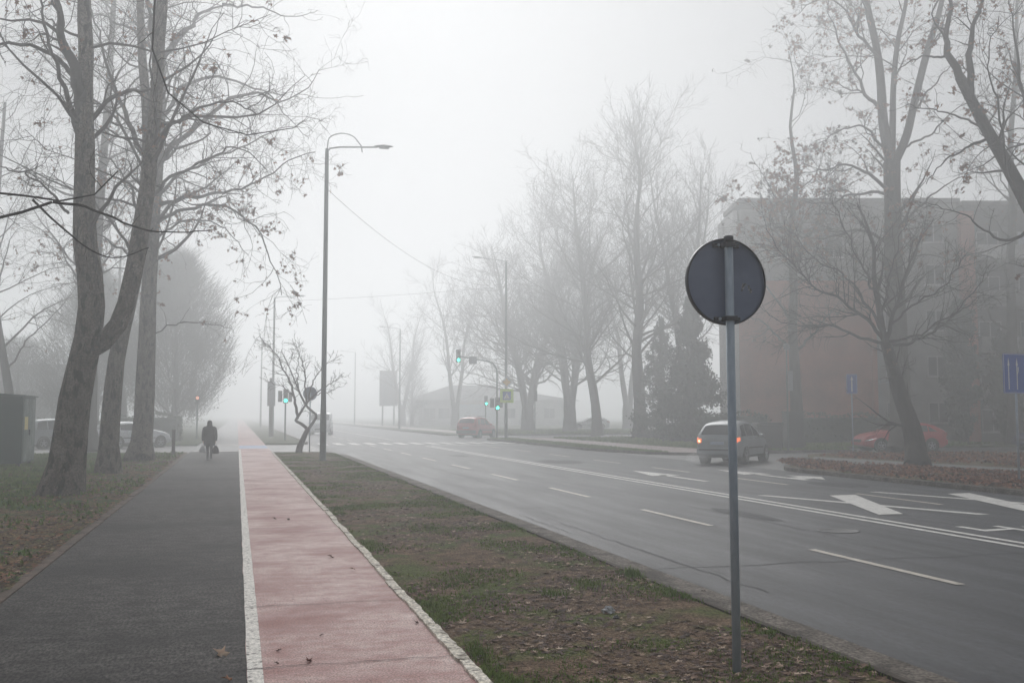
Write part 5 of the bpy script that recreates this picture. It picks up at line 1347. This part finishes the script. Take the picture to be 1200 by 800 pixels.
# ------------------------------------------------------------------ verge surface, grass and leaf litter
def hz(x, y, k=1.0):
    return .012+k*(.016*noise.noise(Vector((x*1.1,y*1.1,0)))+.010*noise.noise(Vector((x*4,y*4,5))))
def ground_patch(name, x0, x1, y0, y1, step, m, k=1.0, inside=None):
    nx, ny = max(2,int((x1-x0)/step)), max(2,int((y1-y0)/step)); V = []; Fq = []
    for j in range(ny+1):
        for i in range(nx+1):
            x = x0+(x1-x0)*i/nx; y = y0+(y1-y0)*j/ny
            e = min(i, nx-i)/nx*(x1-x0)
            V.append((x, y, max(.003, hz(x,y,k)*min(1, .25+e*2.5)+ (.01 if e > .1 else 0))))
    for j in range(ny):
        for i in range(nx):
            a = j*(nx+1)+i
            if inside is None or inside(V[a][0]+step/2, V[a][1]+step/2): Fq.append((a, a+1, a+nx+2, a+nx+1))
    return tag(mesh_np(name, V, Fq, m, smooth=True), kind='structure')
ground_patch('verge', 1.66, 4.235, 2, 44.0, .16, M['soil'])
ground_patch('verge', 1.66, 3.4, 44.0, 47.2, .16, M['soil'])
ground_patch('lawn', -16, -2.14, 2, 48.5, .35, M['soil_left'], 2.0)
ground_patch('roadside', 17.6, 21.6, 4, 29.5, .35, M['soil'], 2.0)

def fbm(x, y, s, o=0.0): return noise.noise(Vector((x*s,y*s,o)))+.5*noise.noise(Vector((x*s*2.3,y*s*2.3,o+7)))
def scatter(n, fx, fy, ok, r):
    out = []
    tries = 0
    while len(out) < n and tries < n*30:
        tries += 1
        x, y = fx(r), fy(r)
        if ok(x, y, r): out.append((x, y))
    return out
def litter(name, label, n, x0, x1, y0, y1, m, size, seed, dens, pile=0.0, power=1.6, flat=.75, zf=hz, kk=1.0):
    r = random.Random(seed)
    P = scatter(n, lambda q: q.uniform(x0,x1), lambda q: y0+(y1-y0)*q.random()**power, dens, r)
    C = np.array([(x, y, zf(x,y,kk)+.018+pile*r.random()) for x, y in P])
    g = np.random.default_rng(seed)
    return tag(leaves_mesh(name, C, g.uniform(size[0],size[1],len(C)), M[m], None, g, flat), label, 'leaf litter', None, 'stuff')
trk = lambda x, y, r: x > 1.7 and x < 4.28
dn = lambda x, y, r: 1.7 < x < 4.25 and r.random() < .30+.9*fbm(x,y,.55,2)+(.25 if 2.2 < x < 3.9 else -.1)
litter('leaf_litter', 'dark brown leaves scattered over the soil verge', 6500, 1.66, 4.22, 4.5, 40, 'litter_dark', (.025,.074), 1, dn)
litter('leaf_litter', 'dry brown leaves scattered over the soil verge', 4200, 1.66, 4.22, 4.5, 40, 'litter_brown', (.025,.070), 2, dn)
litter('leaf_litter', 'pale curled leaves scattered over the soil verge', 1900, 1.66, 4.22, 4.5, 40, 'leaf_pale', (.018,.066), 3, dn)
dl = lambda x, y, r: (x < -2.2 and x > -9) and r.random() < (1.0 if x > -3.6 else .28+.4*fbm(x,y,.4))
litter('leaf_litter', 'brown leaves along the left edge of the footpath', 8000, -8, -2.12, 6, 46, 'litter_dark', (.035,.09), 4, dl, kk=2)
litter('leaf_litter', 'dry brown leaves on the grass by the left trees', 6000, -8, -2.12, 6, 46, 'leaf_brown', (.04,.10), 5, dl, kk=2)
litter('leaf_litter', 'pale leaves on the grass by the left trees', 700, -8, -2.12, 6, 46, 'leaf_pale', (.03,.075), 6, dl, kk=2)
# thick drifts on the right
def in_A(x, y):
    if y < 28.5: return x > 17.6
    if y < 33.3: return x > 17.6+ (y-28.5)*.36
    return x > 17.6+1.75+(y-33.3)*1.15 and y < 38.4+.2*(36-x)
def dr1(x, y, r):
    xe = 22.25-.174*(y-24.3) if y > 10 else 24.1
    return in_A(x,y) and 17.65 < x < xe+.1 and r.random() < .55+.7*fbm(x,y,.35,4)
def dr2(x, y, r):
    xe = 24.15-.154*(y-27)+.5 if y > 10 else 26.4
    return in_A(x,y) and x > xe+.1 and y < 39-(x-27.5)*.30 and r.random() < .5+.7*fbm(x,y,.35,9)
zr = lambda x, y, k: .02+.02*k*noise.noise(Vector((x*1.5,y*1.5,0)))
litter('leaf_drift', 'thick drift of rusty leaves between the far kerb and the pavement', 12000, 17.6, 24.2, 12, 37, 'leaf_rust', (.06,.13), 7, dr1, .07, 1.0, .45, zr)
litter('leaf_drift', 'darker leaves in the drift along the far kerb', 7000, 17.6, 24.2, 12, 37, 'leaf_dark', (.06,.13), 8, dr1, .07, 1.0, .45, zr)
litter('leaf_drift', 'thick drift of rusty leaves behind the right pavement', 12000, 23.5, 38, 18, 40, 'leaf_rust', (.07,.15), 9, dr2, .08, 1.0, .45, zr)
litter('leaf_drift', 'darker leaves in the drift behind the right pavement', 6000, 23.5, 38, 18, 40, 'leaf_dark', (.07,.15), 10, dr2, .08, 1.0, .45, zr)
# small bits on the path and road
anyw = lambda x, y, r: True
litter('leaf_crumbs', 'tiny leaf crumbs scattered over the path', 240, -1.95, 1.55, 5.5, 40, 'leaf_dark', (.008,.022), 11, anyw, 0, 1.2, .8, lambda x,y,k: .0-.008)
litter('leaf_crumbs', 'tiny leaf crumbs on the road by the kerbs', 400, 4.5, 17.2, 6, 60, 'leaf_dark', (.02,.05), 12, lambda x,y,r: x < 4.9 or x > 16.4 or r.random() < .03, 0, 1.0, .8, lambda x,y,k: -.105)

def grass(name, label, n, x0, x1, y0, y1, dens, seed, hgt=(.03,.08), w=.006, power=1.5, kk=1.0, zf=hz):
    r = random.Random(seed); g = np.random.default_rng(seed)
    P = scatter(n, lambda q: q.uniform(x0,x1), lambda q: y0+(y1-y0)*q.random()**power, dens, r)
    C = np.array([(x, y, zf(x,y,kk)) for x, y in P]); n = len(C)
    k = 5; C = np.repeat(C, k, 0)+np.column_stack([g.normal(0,.012,(n*k,2)), np.zeros(n*k)]); n *= k
    h_ = g.uniform(hgt[0],hgt[1],n)*(1+.6*(g.random(n) < .1)); a = g.random(n)*6.283; d_ = np.stack([np.cos(a),np.sin(a),0*a],1); ln = g.uniform(.2,.9,n)[:,None]
    ww = (w*(1+C[:,1]/30))[:,None]
    q = np.stack([-d_[:,1],d_[:,0],0*a],1)*ww
    up = np.array([0,0,1.])
    V = np.stack([C-q, C+q, C+q*.7+up*h_[:,None]*.6+d_*ln*h_[:,None]*.35, C-q*.7+up*h_[:,None]*.6+d_*ln*h_[:,None]*.35, C+up*h_[:,None]*.95+d_*ln*h_[:,None]], 1)
    base = (np.arange(n)*5)[:,None]
    F1 = base+np.array([[0,1,2,3]]); F2 = base+np.array([[3,2,4,4]])
    tri = np.concatenate([base+np.array([[0,1,2]]), base+np.array([[0,2,3]]), base+np.array([[3,2,4]])])
    return tag(mesh_np(name, V.reshape(-1,3), tri, M['grass']), label, 'grass', None, 'stuff')
def gv(x, y, r):
    e = max(0, x-3.5)*.45+max(0,2.0-x)*.6
    return r.random() < -.02+1.1*fbm(x,y,.7,3)+e
grass('grass', 'thin green grass on the verge mostly along its edges', 17000, 1.66, 4.24, 5, 46, gv, 21, (.012,.04), .0035)
# a few bigger tufts by the kerb
tufts = [gr(738,676),gr(745,674),gr(690,690),gr(360,560+30),gr(648,700),gr(560,768),gr(432,640)]
tl_ = []
for q in tufts:
    for i in range(70):
        tl_.append((q[0]+random.gauss(0,.07), q[1]+random.gauss(0,.12)))
it = iter(tl_); itl = list(tl_)
def tuft_obj():
    g = np.random.default_rng(4); P = [p for p in itl if 1.66 < p[0] < 4.29]
    C = np.array([(x,y,hz(x,y)) for x,y in P]); C = np.repeat(C,3,0)+np.column_stack([g.normal(0,.012,(len(C)*3,2)), np.zeros(len(C)*3)]); n = len(C)
    h_ = g.uniform(.04,.10,n); a = g.random(n)*6.283; d_ = np.stack([np.cos(a),np.sin(a),0*a],1); q = np.stack([-d_[:,1],d_[:,0],0*a],1)*.004
    V = np.stack([C-q,C+q,C+np.array([0,0,1.])*h_[:,None]+d_*h_[:,None]*.6],1)
    return tag(mesh_np('grass_tufts', V.reshape(-1,3), np.arange(n*3).reshape(-1,3), M['grass']), 'taller grass tufts on the verge by the kerb', 'grass', None, 'stuff')
tuft_obj()
def gl(x, y, r):
    return x < -2.3 and r.random() < (.75 if x < -4.2 else .12)+.6*fbm(x,y,.5,6)
grass('grass', 'green grass on the left lawn under the plane trees', 26000, -14, -2.2, 8, 48, gl, 22, (.03,.09), .008, 1.2, 2.0)
grass('grass', 'grass strip before the brick wall and hedge', 9000, 23, 40, 43.6, 56, lambda x,y,r: y > 43.6 and (x < 29.5 or y > 47.8), 23, (.04,.12), .014, 1.0, 1, lambda x,y,k: 0.0)
grass('grass', 'grass strip on the right verge beyond the junction', 5000, 17.6, 19.4, 43, 70, lambda x,y,r: x > 17.6+max(0,48-y)*.2, 24, (.03,.08), .012, 1.0, 1, lambda x,y,k: 0.0)
litter('leaf_litter', 'brown leaves on the right verge beyond the junction', 1800, 17.7, 19.5, 43, 71, 'leaf_brown', (.05,.11), 25, lambda x,y,r: x > 17.7+max(0,48-y)*.2, 0, 1.0, .8, lambda x,y,k: .0)
grass('grass', 'grass under the misty trees beyond the junction', 7000, 22.6, 44, 50, 108, lambda x,y,r: (not (30.5 < x and 57 < y < 69)) and (y < 71.5 or y > 85.5), 26, (.05,.14), .018, 1.0, 1, lambda x,y,k: 0.0)
# single leaves and rubbish one can point at
def one_leaf(loc, size, label, m='leaf_red', rz=0, curl=.5, tilt=.2):
    V = LEAF.copy(); V[:,0] *= .62; V[:,2] = .12*np.sin(V[:,1]*4)+V[:,0]**2*1.6*curl; V = V*size*1.15
    Fq = LEAFF
    o = mesh_np('fallen_leaf', V, Fq, M[m]); md = o.modifiers.new('thick','SOLIDIFY'); md.thickness = .0015
    o.location = (loc[0],loc[1],(loc[2] if len(loc) > 2 else 0)+size*.10+.006); o.rotation_euler = (tilt, -tilt*.5, rz)
    return tag(o, label, 'fallen leaf', 'single leaves lying on the path')
one_leaf(gr(260,768), .12, 'large curled pale brown leaf on the grey path beside the white line', 'leaf_pale', .4, .7, .1)
one_leaf(gr(268,797), .06, 'brown leaf at the bottom edge touching the white line', 'leaf_brown', 1.2, .6)
one_leaf(gr(388,653), .075, 'dark red leaf alone in the middle of the red cycle path', 'leaf_red', 2, 1.0, .4)
one_leaf(gr(362,775), .06, 'small dark red leaf near the bottom of the red cycle path', 'leaf_red', 3, .9, .3)
one_leaf(gr(326,763), .035, 'small dark leaf beside the white line on the red path', 'leaf_dark', 4, .9, .3)
one_leaf(gr(325,778), .030, 'tiny dark leaf just below another beside the white line', 'leaf_dark', 1, .9, .3)
one_leaf(gr(376,745), .028, 'tiny leaf on the red path above the small dark red leaf', 'leaf_dark', 5, .9, .3)
one_leaf(gr(488,730), .045, 'curled dark leaf at the right edge of the red path by the edging', 'leaf_dark', 2.5, .8, .3)
one_leaf(gr(322,608), .07, 'dark leaf lying far up the red path', 'leaf_dark', 2.2, .8, .3)
one_leaf(gr(338,609), .06, 'dark leaf lying far up the red path, right of its neighbour', 'leaf_dark', .2, .8, .3)
def crumple(name, loc, size, label, m, seed):
    bm = bmesh.new(); bmesh.ops.create_icosphere(bm, subdivisions=3, radius=1)
    for v_ in bm.verts:
        k = .6+.9*abs(noise.noise(v_.co*1.7+Vector((seed,0,0))))+.35*noise.noise(v_.co*4+Vector((0,seed,0)))
        v_.co = Vector((v_.co.x*k*1.1, v_.co.y*k*.8, max(v_.co.z*k*.75,-.35)))
    me = bpy.data.meshes.new(name); bm.to_mesh(me); bm.free(); me.materials.append(M[m])
    o = bpy.data.objects.new(name, me); link(o); o.scale = (size,)*3; q = loc; o.location = (q[0],q[1],hz(q[0],q[1])+size*.35+.01)
    return tag(o, label, 'litter')
crumple('crumpled_paper', gr(714,720), .055, 'crumpled white paper lying among the leaves on the verge', 'paper', 3)
crumple('crumpled_wrapper', gr(722,727), .030, 'small greenish dark wrapper beside the crumpled white paper', 'tl_off', 9)
one = one_leaf(gr(641,765,.02), .075, 'large pale leaf on the verge left of the round sign post', 'leaf_pale', .9, .5, .1); one['group'] = 'pale leaves on the verge'
one = one_leaf(gr(414,667,.02), .06, 'pale leaf on the verge near the crumbling white edging', 'leaf_pale', 1.9, .5, .1); one['group'] = 'pale leaves on the verge'
# exhaust vapour behind the minivan
me = bpy.data.meshes.new('exhaust_smoke'); bm = bmesh.new(); bmesh.ops.create_icosphere(bm, subdivisions=3, radius=1)
for v_ in bm.verts: v_.co *= 1+.35*noise.noise(v_.co*2)
bm.to_mesh(me); bm.free(); sm = bpy.data.objects.new('exhaust_smoke', me); link(sm); sm.location = (16.35,33.7,.17); sm.scale = (.55,.40,.24); sm.rotation_euler = (0,0,R(40))
mt = bpy.data.materials.new('exhaust vapour'); mt.use_nodes = True; N, L = mt.node_tree.nodes, mt.node_tree.links
N.remove(N['Principled BSDF']); pv = N.new('ShaderNodeVolumePrincipled'); pv.inputs['Color'].default_value = (.95,.95,.96,1); pv.inputs['Density'].default_value = .35
L.new(pv.outputs[0], N['Material Output'].inputs['Volume']); me.materials.append(mt)
tag(sm, 'small puff of exhaust vapour behind the silver minivan', 'smoke', None, 'stuff')

# ------------------------------------------------------------------ air
hb = MB().box(-520,520,-90,720,-1.2,27).build('haze', M['cable']); hb.data.materials.clear()
mt = bpy.data.materials.new('fog'); mt.use_nodes = True; N, L = mt.node_tree.nodes, mt.node_tree.links
N.remove(N['Principled BSDF']); pv = N.new('ShaderNodeVolumePrincipled')
pv.inputs['Color'].default_value = (.965,.982,1,1); pv.inputs['Density'].default_value = .0086; pv.inputs['Anisotropy'].default_value = .62
L.new(pv.outputs[0], N['Material Output'].inputs['Volume']); hb.data.materials.append(mt)
tag(hb, 'even fog filling the street', 'fog', None, 'stuff')

# ------------------------------------------------------------------ light
SUN_EL, SUN_AZ = R(35), R(9)       # azimuth clockwise from +Y
w = bpy.data.worlds.new('World'); scene.world = w; w.use_nodes = True; N, L = w.node_tree.nodes, w.node_tree.links
bg = N['Background']; sky = N.new('ShaderNodeTexSky'); sky.sky_type = 'NISHITA'; sky.sun_disc = False
sky.sun_elevation = SUN_EL; sky.sun_rotation = SUN_AZ; sky.air_density = 1.0; sky.dust_density = 4.0
hsv = N.new('ShaderNodeHueSaturation'); hsv.inputs['Saturation'].default_value = .12
mx = N.new('ShaderNodeMix'); mx.data_type = 'RGBA'; mx.inputs[0].default_value = .95; mx.inputs[7].default_value = (3.2,3.26,3.36,1)
L.new(sky.outputs[0], hsv.inputs['Color']); L.new(hsv.outputs[0], mx.inputs[6]); L.new(mx.outputs[2], bg.inputs['Color'])
bg.inputs['Strength'].default_value = .11
sl = bpy.data.lights.new('sun', 'SUN'); sl.energy = 2.5; sl.angle = R(40); sl.color = (1,.99,.975)
so = bpy.data.objects.new('sun', sl); link(so)
dirv = Vector((math.sin(SUN_AZ)*math.cos(SUN_EL), math.cos(SUN_AZ)*math.cos(SUN_EL), math.sin(SUN_EL)))
so.rotation_euler = dirv.to_track_quat('Z','Y').to_euler()

# ------------------------------------------------------------------ camera
cam = bpy.data.cameras.new('camera'); co = bpy.data.objects.new('camera', cam); link(co)
cam.sensor_width = 36; cam.lens = F/1200*36; cam.clip_end = 3000; cam.clip_start = .05
co.location = (0,0,H)
co.rotation_euler = (R(90)+TH, 0, -PSI)
scene.camera = co
scene.view_settings.view_transform = 'Standard'; scene.view_settings.look = 'None'; scene.view_settings.gamma = 1; scene.view_settings.exposure = 0
cy = scene.cycles
cy.max_bounces = 8; cy.diffuse_bounces = 3; cy.glossy_bounces = 2; cy.transmission_bounces = 2; cy.volume_bounces = 5; cy.transparent_max_bounces = 6
cy.use_denoising = True; cy.use_adaptive_sampling = True; cy.adaptive_threshold = .02; cy.volume_max_steps = 64
try: cy.denoiser = 'OPENIMAGEDENOISE'
except Exception: pass
